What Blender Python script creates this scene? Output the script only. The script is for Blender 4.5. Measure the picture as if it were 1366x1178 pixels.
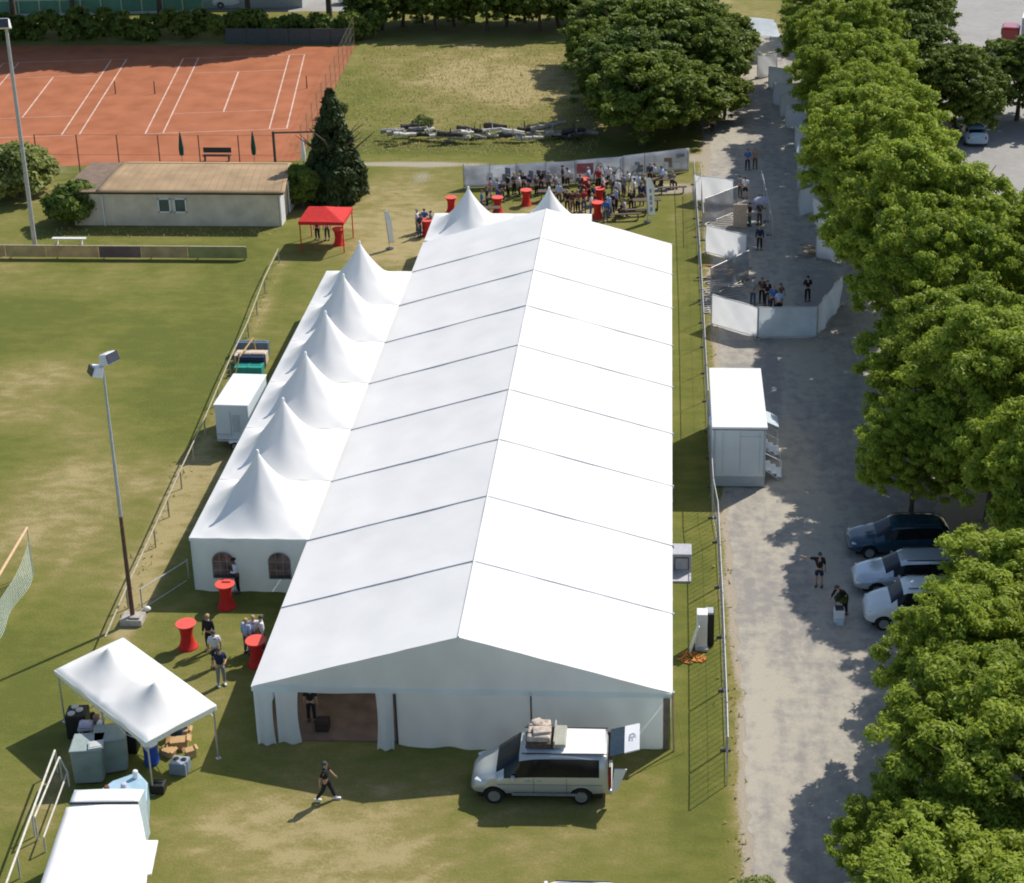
import bpy, bmesh, math, random
import numpy as np
from mathutils import Vector, Matrix
random.seed(7); NP = np.random.default_rng(7)
for o in list(bpy.data.objects): bpy.data.objects.remove(o)
S = bpy.context.scene; C = S.collection
PI = math.pi; rad = math.radians
# ------------------------------------------------------------------ camera
W_, H_ = 1366, 1178
F_ = 2257.0; PIT, YAW, ROL = 0.353265, 0.0401557, -0.0078593
CAM = Vector((14.7605, -50.762, 38.7271)); PX, PY = 804.75, 304.45
_f = Vector((-math.sin(YAW)*math.cos(PIT), math.cos(YAW)*math.cos(PIT), -math.sin(PIT)))
_r = Vector((math.cos(YAW), math.sin(YAW), 0)); _u = _r.cross(_f)
R_ = _r*math.cos(ROL) + _u*math.sin(ROL); U_ = -_r*math.sin(ROL) + _u*math.cos(ROL)
cd = bpy.data.cameras.new('camera'); cam = bpy.data.objects.new('camera', cd); C.objects.link(cam)
cam.matrix_world = Matrix(((R_.x, U_.x, -_f.x, CAM.x), (R_.y, U_.y, -_f.y, CAM.y), (R_.z, U_.z, -_f.z, CAM.z), (0, 0, 0, 1)))
cd.sensor_fit = 'HORIZONTAL'; cd.sensor_width = 36; cd.lens = F_/W_*36
cd.shift_x = (W_/2-PX)/W_; cd.shift_y = (PY-H_/2)/W_
cd.clip_start = 1; cd.clip_end = 3000
S.camera = cam
S.cycles.filter_width = 1.9
S.render.resolution_x = 1024; S.render.resolution_y = 883
def G(px, py, z=0.0):
    "the point at height z that the surveyed camera saw at that pixel (used as a survey tool only)"
    d = _f*F_ + R_*(px-PX) - U_*(py-PY)
    t = (z-CAM.z)/d.z
    return CAM + d*t
# ------------------------------------------------------------------ light
SUN_AZ, SUN_EL = 46.0, 46.0
w = bpy.data.worlds.new('World'); S.world = w; w.use_nodes = True
nt = w.node_tree; nt.nodes.clear()
sky = nt.nodes.new('ShaderNodeTexSky'); sky.sky_type = 'NISHITA'; sky.sun_disc = False
sky.sun_elevation = rad(SUN_EL); sky.sun_rotation = rad(90-SUN_AZ)
bg = nt.nodes.new('ShaderNodeBackground'); bg.inputs[1].default_value = 0.125
wo = nt.nodes.new('ShaderNodeOutputWorld'); nt.links.new(sky.outputs[0], bg.inputs[0]); nt.links.new(bg.outputs[0], wo.inputs[0])
sl = bpy.data.lights.new('sun', 'SUN'); sl.energy = 4.4; sl.angle = rad(0.55); sl.color = (1.0, 0.945, 0.86)
so = bpy.data.objects.new('sun', sl); C.objects.link(so)
sd = Vector((math.cos(rad(SUN_AZ))*math.cos(rad(SUN_EL)), math.sin(rad(SUN_AZ))*math.cos(rad(SUN_EL)), math.sin(rad(SUN_EL))))
so.rotation_euler = sd.to_track_quat('Z', 'Y').to_euler(); so.location = sd*100
S.view_settings.view_transform = 'Standard'; S.view_settings.look = 'None'
S.view_settings.gamma = 1; S.view_settings.exposure = 0.15
# ------------------------------------------------------------------ materials
MATS = {}
def mat(name, col, rough=0.7, var=0.12, scale=6.0, bump=0.0, metal=0.0, spec=0.4, trans=0.0, alpha=1.0, stretch=(1, 1, 1), col2=None, detail=5, coat=0.0):
    if name in MATS: return MATS[name]
    m = bpy.data.materials.new(name); m.use_nodes = True; t = m.node_tree; N = t.nodes; L = t.links; N.clear()
    out = N.new('ShaderNodeOutputMaterial'); p = N.new('ShaderNodeBsdfPrincipled')
    tc = N.new('ShaderNodeTexCoord'); mp = N.new('ShaderNodeMapping'); mp.inputs['Scale'].default_value = stretch
    ns = N.new('ShaderNodeTexNoise'); ns.inputs['Scale'].default_value = scale; ns.inputs['Detail'].default_value = detail
    L.new(tc.outputs['Object'], mp.inputs[0]); L.new(mp.outputs[0], ns.inputs['Vector'])
    rp = N.new('ShaderNodeValToRGB'); rp.color_ramp.elements[0].position = 0.3; rp.color_ramp.elements[1].position = 0.7
    a = [max(0, c*(1-var)) for c in col]; b = [min(1, c*(1+var)) for c in (col2 or col)]
    rp.color_ramp.elements[0].color = (*a, 1); rp.color_ramp.elements[1].color = (*b, 1)
    L.new(ns.outputs['Fac'], rp.inputs[0]); L.new(rp.outputs[0], p.inputs['Base Color'])
    p.inputs['Roughness'].default_value = rough; p.inputs['Metallic'].default_value = metal
    p.inputs['Specular IOR Level'].default_value = spec; p.inputs['Alpha'].default_value = alpha
    if coat: p.inputs['Coat Weight'].default_value = coat; p.inputs['Coat Roughness'].default_value = 0.06
    if bump:
        bp = N.new('ShaderNodeBump'); bp.inputs['Strength'].default_value = bump; bp.inputs['Distance'].default_value = 0.05
        L.new(ns.outputs['Fac'], bp.inputs['Height']); L.new(bp.outputs[0], p.inputs['Normal'])
    if trans:
        tr = N.new('ShaderNodeBsdfTranslucent'); L.new(rp.outputs[0], tr.inputs[0]); mx = N.new('ShaderNodeMixShader')
        mx.inputs[0].default_value = trans; L.new(p.outputs[0], mx.inputs[1]); L.new(tr.outputs[0], mx.inputs[2]); L.new(mx.outputs[0], out.inputs[0])
    else: L.new(p.outputs[0], out.inputs[0])
    MATS[name] = m; return m
pvc = mat('white_pvc', (0.90, 0.89, 0.865), 0.5, 0.035, 0.6, 0.45, trans=0.19, spec=0.3)
pvcw = mat('shade_tinted_pvc_wall', (0.84, 0.93, 0.95), 0.55, 0.05, 0.9, 0.4, trans=0.66, spec=0.3, stretch=(1, 1, .5))  # blue tint puts the cool shade on white walls into the colour
seam = mat('grey_seam', (0.50, 0.51, 0.53), 0.6)
alu = mat('aluminium', (0.55, 0.56, 0.58), 0.4, 0.1, 3, metal=0.6)
steel = mat('galvanised_steel', (0.45, 0.46, 0.47), 0.5, 0.15, 5, metal=0.4)
darkm = mat('dark_metal', (0.05, 0.05, 0.055), 0.5)
black = mat('black_plastic', (0.02, 0.02, 0.022), 0.5)
whitep = mat('white_paint', (0.78, 0.79, 0.79), 0.4, 0.04, 2.0, coat=.2)
glass = mat('dark_glass', (0.008, 0.010, 0.013), 0.12, 0.2, 3, spec=0.35)
redc = mat('red_fabric', (0.62, 0.025, 0.02), 0.75, 0.12, 4, 0.3, trans=.1)
wood = mat('weathered_wood', (0.32, 0.22, 0.12), 0.85, 0.3, 4, 0.3, stretch=(1, 1, 6))
card = mat('cardboard', (0.45, 0.29, 0.14), 0.9, 0.15, 3)
rubber = mat('rubber', (0.015, 0.015, 0.015), 0.85)
rusty = mat('rusty_paint', (0.13, 0.07, 0.05), 0.8, 0.3, 8)
yellowish = mat('dry_rail_wood', (0.42, 0.36, 0.22), 0.85, 0.25, 3, .3)
# ------------------------------------------------------------------ mesh builder
class MB:
    def __init__(s): s.v = []; s.f = []; s.m = []
    def add(s, vs, fs, mi=0):
        n = len(s.v); s.v += [tuple(p) for p in vs]; s.f += [tuple(i+n for i in f) for f in fs]; s.m += [mi]*len(fs); return s
    def box(s, c, d, mi=0, rz=0, rx=0, ry=0):
        x, y, z = (k/2 for k in d); vs = [Vector(p) for p in ((-x,-y,-z),(x,-y,-z),(x,y,-z),(-x,y,-z),(-x,-y,z),(x,-y,z),(x,y,z),(-x,y,z))]
        M = Matrix.Rotation(rz, 3, 'Z') @ Matrix.Rotation(ry, 3, 'Y') @ Matrix.Rotation(rx, 3, 'X'); c = Vector(c)
        return s.add([M@p+c for p in vs], [(0,3,2,1),(4,5,6,7),(0,1,5,4),(1,2,6,5),(2,3,7,6),(3,0,4,7)], mi)
    def rbox(s, c, d, b=.05, mi=0, rz=0, seg=2, taper=1.0):
        "box with rounded edges"
        bm = bmesh.new(); bmesh.ops.create_cube(bm, size=1)
        for v in bm.verts:
            t = taper if v.co.z > 0 else 1
            v.co = Vector((v.co.x*d[0]*t, v.co.y*d[1]*t, v.co.z*d[2]))
        bmesh.ops.bevel(bm, geom=bm.edges[:], offset=b, segments=seg, affect='EDGES', profile=.6)
        M = Matrix.Rotation(rz, 3, 'Z'); c = Vector(c); bm.verts.index_update()
        s.add([M@v.co+c for v in bm.verts], [[v.index for v in f.verts] for f in bm.faces], mi); bm.free(); return s
    def tube(s, a, b, r0, r1=None, n=8, mi=0, cap=True):
        a = Vector(a); b = Vector(b); r1 = r0 if r1 is None else r1; d = (b-a)
        if d.length < 1e-6: return s
        d.normalize(); u = d.orthogonal().normalized(); w = d.cross(u)
        vs = []
        for p, r in ((a, r0), (b, r1)):
            for i in range(n): t = 2*PI*i/n; vs.append(p+u*(r*math.cos(t))+w*(r*math.sin(t)))
        fs = [(i, (i+1)%n, n+(i+1)%n, n+i) for i in range(n)]
        if cap: fs += [tuple(range(n-1, -1, -1)), tuple(range(n, 2*n))]
        return s.add(vs, fs, mi)
    def path(s, pts, r, n=6, mi=0):
        for a, b in zip(pts[:-1], pts[1:]): s.tube(a, b, r, r, n, mi)
        return s
    def lathe(s, prof, c=(0, 0, 0), n=20, mi=0, sx=1, sy=1):
        c = Vector(c); vs = []; fs = []
        for r, z in prof:
            for i in range(n): t = 2*PI*i/n; vs.append(c+Vector((r*math.cos(t)*sx, r*math.sin(t)*sy, z)))
        for k in range(len(prof)-1):
            for i in range(n): fs.append((k*n+i, k*n+(i+1)%n, (k+1)*n+(i+1)%n, (k+1)*n+i))
        fs.append(tuple(range(n-1, -1, -1))); fs.append(tuple((len(prof)-1)*n+i for i in range(n)))
        return s.add(vs, fs, mi)
    def ell(s, c, r, n=10, mi=0, z0=-1.0):
        pr = []
        for k in range(n//2+1):
            t = -PI/2+PI*k/(n//2); z = math.sin(t)
            if z < z0-1e-6: continue
            pr.append((max(.001, math.cos(t)), z))
        c = Vector(c); vs = []; fs = []
        for rr, z in pr:
            for i in range(n): t = 2*PI*i/n; vs.append(c+Vector((rr*math.cos(t)*r[0], rr*math.sin(t)*r[1], z*r[2])))
        for k in range(len(pr)-1):
            for i in range(n): fs.append((k*n+i, k*n+(i+1)%n, (k+1)*n+(i+1)%n, (k+1)*n+i))
        return s.add(vs, fs, mi)
    def grid(s, fn, nu, nv, mi=0):
        vs = [fn(i/nu, j/nv) for j in range(nv+1) for i in range(nu+1)]
        fs = [(j*(nu+1)+i, j*(nu+1)+i+1, (j+1)*(nu+1)+i+1, (j+1)*(nu+1)+i) for j in range(nv) for i in range(nu)]
        return s.add(vs, fs, mi)
    def prism(s, poly, z0, z1, mi=0):
        n = len(poly); vs = [(x, y, z0) for x, y in poly]+[(x, y, z1) for x, y in poly]
        fs = [tuple(range(n-1, -1, -1)), tuple(range(n, 2*n))]+[(i, (i+1)%n, n+(i+1)%n, n+i) for i in range(n)]
        return s.add(vs, fs, mi)
    def build(s, name, mats, parent=None, smooth=False, loc=None, solid=0, bevel=0, auto=None):
        me = bpy.data.meshes.new(name); me.from_pydata([tuple(p) for p in s.v], [], s.f)
        if not isinstance(mats, (list, tuple)): mats = [mats]
        for m in mats: me.materials.append(m)
        me.polygons.foreach_set('material_index', s.m)
        if smooth: me.polygons.foreach_set('use_smooth', [True]*len(s.f))
        me.update()
        o = bpy.data.objects.new(name, me); C.objects.link(o)
        if parent: o.parent = parent
        if loc is not None: o.location = loc
        if auto is not None: me.set_sharp_from_angle(angle=rad(auto))
        if solid:
            md = o.modifiers.new('thick', 'SOLIDIFY'); md.thickness = solid; md.offset = 0
        if bevel:
            md = o.modifiers.new('bev', 'BEVEL'); md.width = bevel; md.segments = 2
        return o
def tag(o, label=None, cat=None, group=None, kind=None):
    if label: o['label'] = label
    if cat: o['category'] = cat
    if group: o['group'] = group
    if kind: o['kind'] = kind
    return o
def thing(name, label, cat, loc=(0, 0, 0), rz=0, group=None):
    o = bpy.data.objects.new(name, None); C.objects.link(o); o.empty_display_size = .3
    o.location = loc; o.rotation_euler = (0, 0, rz); return tag(o, label, cat, group)
def dup(root, loc, rz=0, label=None, group=None, scale=None, keep_children=True):
    kids = {}
    for ob in C.objects:
        if ob.parent: kids.setdefault(ob.parent.name, []).append(ob)
    def cp(o, par):
        c = o.copy(); C.objects.link(c)
        if par: c.parent = par
        for k in kids.get(o.name, []): cp(k, c)
        return c
    r = cp(root, None); r.location = loc; r.rotation_euler = (0, 0, rz)
    if scale: r.scale = scale
    if label: r['label'] = label
    if group: r['group'] = group
    return r
def wob(x, y, z=0, f=1.0): return math.sin(x*2.1*f+1.3)*math.cos(y*1.7*f+z)+.5*math.sin(x*4.7*f+y*3.9*f+z*2)
# ------------------------------------------------------------------ ground
def sm(a, b, t):
    t = np.clip((t-a)/(b-a), 0, 1); return t*t*(3-2*t)
def vnoise(x, y, seed, sc):
    r = np.random.default_rng(seed); T = r.random((256, 256)); x = x/sc+97.3; y = y/sc+51.7
    xi = np.floor(x).astype(int); yi = np.floor(y).astype(int); fx = x-xi; fy = y-yi; fx = fx*fx*(3-2*fx); fy = fy*fy*(3-2*fy)
    g = lambda a, b: T[a % 256, b % 256]
    return (g(xi, yi)*(1-fx)+g(xi+1, yi)*fx)*(1-fy)+(g(xi, yi+1)*(1-fx)+g(xi+1, yi+1)*fx)*fy
def fbm(x, y, seed, sc): return vnoise(x, y, seed, sc)*.5+vnoise(x, y, seed+1, sc/2.1)*.3+vnoise(x, y, seed+2, sc/4.3)*.2
xs = np.concatenate([[-900, -300, -120], np.arange(-60, 60.01, .4), [120, 300, 900]])
ys = np.concatenate([[-600, -150, -60], np.arange(-25, 135.01, .4), [180, 320, 1200]])
X, Y = np.meshgrid(xs, ys)
n1 = fbm(X, Y, 3, 9); n2 = fbm(X, Y, 11, 3.2); n3 = fbm(X, Y, 21, 1.2)
def gauss(cx, cy, rx, ry, a=0):
    ca, sa = math.cos(a), math.sin(a); dx = (X-cx)*ca+(Y-cy)*sa; dy = -(X-cx)*sa+(Y-cy)*ca
    return np.exp(-((dx/rx)**2+(dy/ry)**2))
dry = .33+.82*(n1-.5)*1.7+.38*(n2-.5)
# football pitch left: worn centre
dry += .50*gauss(-13, 17, 4, 9, .3)+.35*gauss(-17, 44, 9, 4)+.18*gauss(-16, 30, 6, 6)-.25*gauss(-11, 31, 4, 9)-.25*gauss(-11, 5, 5, 4)
# foreground worn ground
dry += .50*gauss(4, -6.5, 7, 3.2)+.35*gauss(1, -4.5, 3, 2)-.35*gauss(9, -5.5, 2.2, 1.6)+.2*gauss(14, -4, 4, 3)-.1*gauss(12.5, -6, 2, 2)
dry += .45*gauss(-2, 52, 5, 4)+.35*gauss(-5, 60, 6, 5)+.35*gauss(10, 57, 6, 4)
# meadow behind
mead = sm(69.5, 71.5, Y+n2*1.5)*sm(18, 15, X)*sm(-14.5, -13.8, X)
dry = dry*(1-mead)+mead*(.50+.55*gauss(-1, 92, 8, 9)+.25*gauss(6, 86, 6, 10)+1.0*(n2-.5)-.3*gauss(-11, 84, 3, 12)-.45*sm(77, 72, Y))
# strip between tent and road
railx = np.interp(Y, [-8, 0, 7.5, 18.7, 32, 48.3], [-6.4, -6.9, -7.4, -8.3, -8.75, -9.9]); dry += .55*np.exp(-((X-railx-.35)/.55)**2)*sm(-8, -6, Y)*sm(50, 47, Y)*(.5+n3)+.5*gauss(-7.3, 14, 1.0, 7)*(.4+1.2*n3)
# wheel tracks and trodden lines across the foreground and along the pitch
def streak(cx, cy, r_, w_, amt):
    global dry
    d = np.abs(np.hypot(X-cx, Y-cy)-r_); dry = dry+amt*np.exp(-(d/w_)**2)*(.6+.8*n2)
for cx, cy, r_, amt in ((-6, -22, 18.2, .22), (-6, -22, 19.7, .22), (14, -16, 11.6, .18), (14, -16, 13.1, .18), (5, 4, 11.4, .16), (-60, 20, 49.5, .12)): streak(cx, cy, r_, .22, amt)
dry += .10*np.sin(Y*1.05+.6*np.sin(X*.2))*sm(-9, -11, X)*sm(0, 6, Y)*sm(48, 44, Y)*.7
strip = sm(14.6, 15.2, X)*sm(17.6, 17.0, X)
dry = dry*(1-strip)+strip*(.15+.7*(n2-.5)+.25*sm(40, 60, Y))
verge = sm(16.75, 17.1, X+.3*(n3-.5))*sm(18.4, 17.4, X)
dry += verge*(.45+.6*(n3-.5))
dirt = sm(17.05, 17.6, X+.9*(n2-.5))*sm(105, 100, Y)*.9
dirt = np.maximum(dirt, .85*gauss(-4, 67.6, 6.5, .7)+.5*gauss(-3, 64.3, 1.3, 2.2))
dirt = np.maximum(dirt, sm(2, 0, np.abs(Y-(69.4+.0*X)))*sm(14, 17, X)*.9)
dirt = np.maximum(dirt, .85*gauss(14.8, 62.3, 3.2, 1.4)); dirt = np.maximum(dirt, .55*gauss(-33, 66, 5, 3)*1.0)
dirt = np.maximum(dirt, sm(29, 31, X)*sm(40, 36, X)*0.3)
bare_strip = gauss(-1.5, 28, 2, 16)  # patchy bare soil along the row of peaked tents
dirt = np.maximum(dirt, .3*bare_strip*n2)
dry = np.clip(dry, 0, 1); dirt = np.clip(dirt*(.75+.5*n3), 0, 1)
nx, ny = len(xs), len(ys)
me = bpy.data.meshes.new('ground'); vs = np.stack([X.ravel(), Y.ravel(), np.zeros(X.size)], 1)
ii, jj = np.meshgrid(np.arange(nx-1), np.arange(ny-1)); b0 = (jj*nx+ii).ravel()
fs = np.stack([b0, b0+1, b0+nx+1, b0+nx], 1)
me.vertices.add(len(vs)); me.vertices.foreach_set('co', vs.ravel())
me.loops.add(fs.size); me.loops.foreach_set('vertex_index', fs.ravel().astype(np.int32))
me.polygons.add(len(fs)); me.polygons.foreach_set('loop_start', np.arange(0, fs.size, 4, dtype=np.int32)); me.update(calc_edges=True)
ca = me.color_attributes.new('cover', 'FLOAT_COLOR', 'POINT')
ca.data.foreach_set('color', np.stack([dry.ravel(), dirt.ravel(), n3.ravel(), np.ones(X.size)], 1).ravel().astype(np.float32))
ground = bpy.data.objects.new('ground', me); C.objects.link(ground); tag(ground, kind='structure')
m = bpy.data.materials.new('grass_ground'); m.use_nodes = True; t = m.node_tree; N = t.nodes; L = t.links; N.clear()
out = N.new('ShaderNodeOutputMaterial'); p = N.new('ShaderNodeBsdfPrincipled'); p.inputs['Roughness'].default_value = .95; p.inputs['Specular IOR Level'].default_value = .1
at = N.new('ShaderNodeVertexColor'); at.layer_name = 'cover'; sp = N.new('ShaderNodeSeparateColor'); L.new(at.outputs[0], sp.inputs[0])
tc = N.new('ShaderNodeTexCoord')
def noise(sc, det=6, st=(1, 1, 1)):
    mp = N.new('ShaderNodeMapping'); mp.inputs['Scale'].default_value = st; L.new(tc.outputs['Object'], mp.inputs[0])
    n = N.new('ShaderNodeTexNoise'); n.inputs['Scale'].default_value = sc; n.inputs['Detail'].default_value = det; n.inputs['Roughness'].default_value = .65; L.new(mp.outputs[0], n.inputs['Vector']); return n.outputs['Fac']
def math_(op, a, b=None, c=None):
    n = N.new('ShaderNodeMath'); n.operation = op
    for i, q in enumerate((a, b, c)):
        if q is None: continue
        if isinstance(q, (int, float)): n.inputs[i].default_value = q
        else: L.new(q, n.inputs[i])
    return n.outputs[0]
def mixc(f, a, b):
    n = N.new('ShaderNodeMix'); n.data_type = 'RGBA'; L.new(f, n.inputs[0])
    for i, q in ((6, a), (7, b)):
        if isinstance(q, tuple): n.inputs[i].default_value = (*q, 1)
        else: L.new(q, n.inputs[i])
    return n.outputs[2]
na = noise(1.1, 8, (.7, 1.3, 1)); nb = noise(9, 8); nc = noise(38, 3); nd = noise(.35, 3)
dr = math_('ADD', sp.outputs[0], math_('MULTIPLY', math_('SUBTRACT', na, .5), 1.3))
dr = math_('ADD', dr, math_('MULTIPLY', math_('SUBTRACT', nb, .5), .7))
cr = N.new('ShaderNodeValToRGB'); L.new(dr, cr.inputs[0]); E_ = cr.color_ramp.elements
E_[0].position = 0.0; E_[0].color = (.125, .140, .032, 1); E_[1].position = 1.0; E_[1].color = (.38, .31, .15, 1)
for ps, cc in ((.28, (.165, .172, .040)), (.5, (.20, .19, .055)), (.75, (.26, .222, .083))):
    e = E_.new(ps); e.color = (*cc, 1)
dirtc = mixc(nb, (.34, .29, .22), (.46, .40, .31))
df = math_('ADD', sp.outputs[1], math_('MULTIPLY', math_('SUBTRACT', nb, .5), .9)); 
mr = N.new('ShaderNodeMapRange'); mr.inputs[1].default_value = .3; mr.inputs[2].default_value = .6; L.new(df, mr.inputs[0])
gc = mixc(mr.outputs[0], cr.outputs[0], dirtc)
hs = N.new('ShaderNodeHueSaturation'); L.new(gc, hs.inputs['Color']); L.new(math_('ADD', .55, math_('MULTIPLY', nc, .9)), hs.inputs['Value'])
L.new(hs.outputs[0], p.inputs['Base Color'])
bp = N.new('ShaderNodeBump'); bp.inputs['Strength'].default_value = .5; bp.inputs['Distance'].default_value = .08
L.new(math_('ADD', nc, nb), bp.inputs['Height']); L.new(bp.outputs[0], p.inputs['Normal']); L.new(p.outputs[0], out.inputs[0])
me.materials.append(m)
def asphalt(name, a, b, sc=.5, thr=(.35, .65), st=(1, 1, 1)):
    m = bpy.data.materials.new(name); m.use_nodes = True; global N, L, tc
    t = m.node_tree; N = t.nodes; L = t.links; p = N['Principled BSDF']; p.inputs['Roughness'].default_value = .9; p.inputs['Specular IOR Level'].default_value = .2
    tc = N.new('ShaderNodeTexCoord'); n1 = noise(sc, 8, st); n2 = noise(14, 6); n3 = noise(60, 3); n4 = noise(1.6, 9)
    mr = N.new('ShaderNodeMapRange'); mr.inputs[1].default_value = thr[0]; mr.inputs[2].default_value = thr[1]
    L.new(math_('ADD', n1, math_('MULTIPLY', math_('SUBTRACT', n4, .5), .75)), mr.inputs[0]); c = mixc(mr.outputs[0], a, b)
    hs = N.new('ShaderNodeHueSaturation'); L.new(c, hs.inputs['Color']); L.new(math_('ADD', .62, math_('ADD', math_('MULTIPLY', n2, .42), math_('MULTIPLY', n3, .34))), hs.inputs['Value'])
    L.new(hs.outputs[0], p.inputs['Base Color'])
    bp = N.new('ShaderNodeBump'); bp.inputs['Strength'].default_value = .25; bp.inputs['Distance'].default_value = .02; L.new(n2, bp.inputs['Height']); L.new(bp.outputs[0], p.inputs['Normal'])
    return m
def ragged(poly, step=.5, amp=.18, seed=1, z=.004, name='road', m=None):
    r = random.Random(seed); pts = []
    for a, b in zip(poly, poly[1:]+poly[:1]):
        a = Vector(a); b = Vector(b); n = max(1, int((b-a).length/step))
        for i in range(n): q = a.lerp(b, i/n); pts.append((q.x+r.uniform(-amp, amp), q.y+r.uniform(-amp, amp), z))
    bm = bmesh.new(); f = bm.faces.new([bm.verts.new(q) for q in pts]); 
    if f.normal.z < 0 or f.calc_area() and (f.normal_update() or f.normal.z < 0): f.normal_flip()
    bmesh.ops.triangulate(bm, faces=bm.faces[:]); me = bpy.data.meshes.new(name); bm.to_mesh(me); bm.free(); me.materials.append(m)
    o = bpy.data.objects.new(name, me); C.objects.link(o); return tag(o, kind='structure')
amat = asphalt('pale_asphalt', (.41, .375, .305), (.275, .255, .235), .22, (.42, .62), (1.6, .35, 1))
ragged([(17.7, -40), (17.7, 8), (17.5, 20), (17.7, 42), (17.9, 70), (19.3, 93), (22.4, 108), (30, 109), (28, 60), (27.2, 20), (27.2, -40)], .35, .13, 2, .006, 'road', amat)
pmat = asphalt('grey_asphalt', (.30, .29, .275), (.36, .345, .32), .3)
ragged([(34.5, 30), (35.5, 62), (37, 78), (36, 92), (38, 104), (43, 122), (60, 200), (70, 200), (56, 122), (51, 108), (62, 108), (62, 30)], 1.5, .25, 3, .008, 'side_street', pmat)
ragged([(-70, 117.5), (-16, 117.5), (-12, 121), (-12, 135), (-70, 135)], 2, .3, 4, .006, 'back_lane', pmat)
# ------------------------------------------------------------------ main marquee
EV, RG = 2.41, 4.62
def sag(u, v): return -.05*math.sin(PI*u)*math.sin(PI*v)
tent = thing('marquee', 'long white gabled marquee with grey roof seams and an open doorway in its near end', 'tent', (0, 0, 0))
for side in (0, 1):
    rb = MB()
    for k in range(9):
        def fn(u, v, k=k):
            s = math.sin(PI*v)
            x = (-.06+7.56*u) if side == 0 else (15.06-7.56*u)
            y = 5*k+5*v; z = EV+(RG-EV)*u
            if k == 0 and v == 0: y -= .04
            z += -.075*s*math.sin(PI*u)+.014*s*math.sin(u*23+k*2)*(1-.6*u)+.010*math.sin(v*PI*3+k)*math.sin(u*9+k*1.7)+.006*wob(x, y*.7, k)
            return (x, y, z)
        nx_ = 24; rb.grid((lambda u, v: fn(u, v)) if side == 0 else (lambda u, v: fn(1-u, v)), nx_, 10)
    r = rb.build('roof_slope', pvc, tent, smooth=True)
    jn = random.Random(side)
    for k in range(1, 9):
        sb = MB()
        pts = []
        for i in range(13):
            u = i/12; x = (-.06+7.56*u) if side == 0 else (15.06-7.56*u); pts.append(Vector((x, 5*k, EV+(RG-EV)*u+.02+jn.uniform(-.004, .004))))
        for a, b in zip(pts[:-1], pts[1:]):
            sb.tube(a, b, .028 if side == 0 else .017, None, 6)
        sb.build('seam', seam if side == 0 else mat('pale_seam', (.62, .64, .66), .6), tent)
MB().path([(7.5, -.04, RG+.01), (7.5, 45, RG+.01)], .035).build('ridge_tube', pvc, tent)
# near gable triangle and valance
def gable(y, nm, flip=1):
    g = MB()
    def fn(u, v):
        x = 15*u; top = EV+(RG-EV)*(1-abs(x-7.5)/7.5)-.03; bot = EV-.12
        z = bot+(top-bot)*v
        return (x, y+.03*flip*math.sin(PI*v)*math.sin(x*.9)+.02*wob(x, z), z)
    g.grid(fn, 40, 8); return g.build(nm, pvcw, tent, smooth=True)
gable(0, 'gable')
g = MB(); g.grid(lambda u, v: (-.04+15.08*u, -.05-.02*math.sin(u*40)-.03*v, EV+.03-.2*v-.03*math.sin(PI*((u*3) % 1))*v), 60, 3)
g.build('valance', pvcw, tent, smooth=True)
gable(45, 'gable')
def wall(x0, y0, x1, y1, h=2.3, bulge=.25, nrm=(0, -1), nm='wall', par=None, seed=0, m=None, z0=.0, lean=0.0, n=26):
    b = MB(); L_ = math.hypot(x1-x0, y1-y0)
    def fn(u, v):
        hgt = h*v; off = bulge*(1-v)**2.2*(.75+.25*math.sin(u*L_*2.2+seed))+.035*math.sin(u*L_*5.3+seed)*(1-v*.7)+.02*wob(u*L_, hgt, seed)
        off *= min(1, 6*u, 6*(1-u)) if bulge else 1
        return (x0+(x1-x0)*u+nrm[0]*(off+lean*(1-v)), y0+(y1-y0)*u+nrm[1]*(off+lean*(1-v)), z0+hgt*(1-z0/h if h else 1))
    b.grid(fn, n, 12); return b.build(nm, m or pvcw, par or tent, smooth=True)
wall(5.15, .0, 10, .0, seed=1, nm='wall_panel'); wall(10, .0, 14.72, .0, seed=2, bulge=.12, nm='wall_panel')
# curtains beside the doorway
def curtain(x0, x1, y, folds, lean, nm='curtain', par=None, h=2.32):
    b = MB()
    def fn(u, v):
        f = (1-.25*math.sin(PI*v*.9))
        x = x0+(x1-x0)*u; x = x+(x0-x)*.10*math.sin(PI*v)
        return (x, y-lean*(1-v)+.07*math.sin(u*folds*2*PI)*(1-.5*v), h*v)
    b.grid(fn, 24, 10); return b.build(nm, pvcw, par or tent, smooth=True)
curtain(.05, .72, -.03, 1.5, .12); curtain(.78, 1.62, .0, 1.2, .05); curtain(5.05, 4.42, -.05, 1.5, .28)
pb = MB(); [pb.box((x, .06, 1.16), (.10, .10, 2.32)) for x in (5.12,)]; pb.build('pole', darkm, tent)
MB().box((10, -.02, 1.62), (.05, .06, 1.5)).build('pole', darkm, tent)
MB().box((14.84, -.02, 1.16), (.2, .04, 2.32)).build('corner_board', mat('brown_board', (.25, .20, .17), .8, .2, 3), tent)
MB().path([(15.12, -.12, .02), (15.05, -.05, 2.35)], .035).build('corner_pole', mat('tan_pole', (.55, .38, .26), .6), tent)
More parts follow.
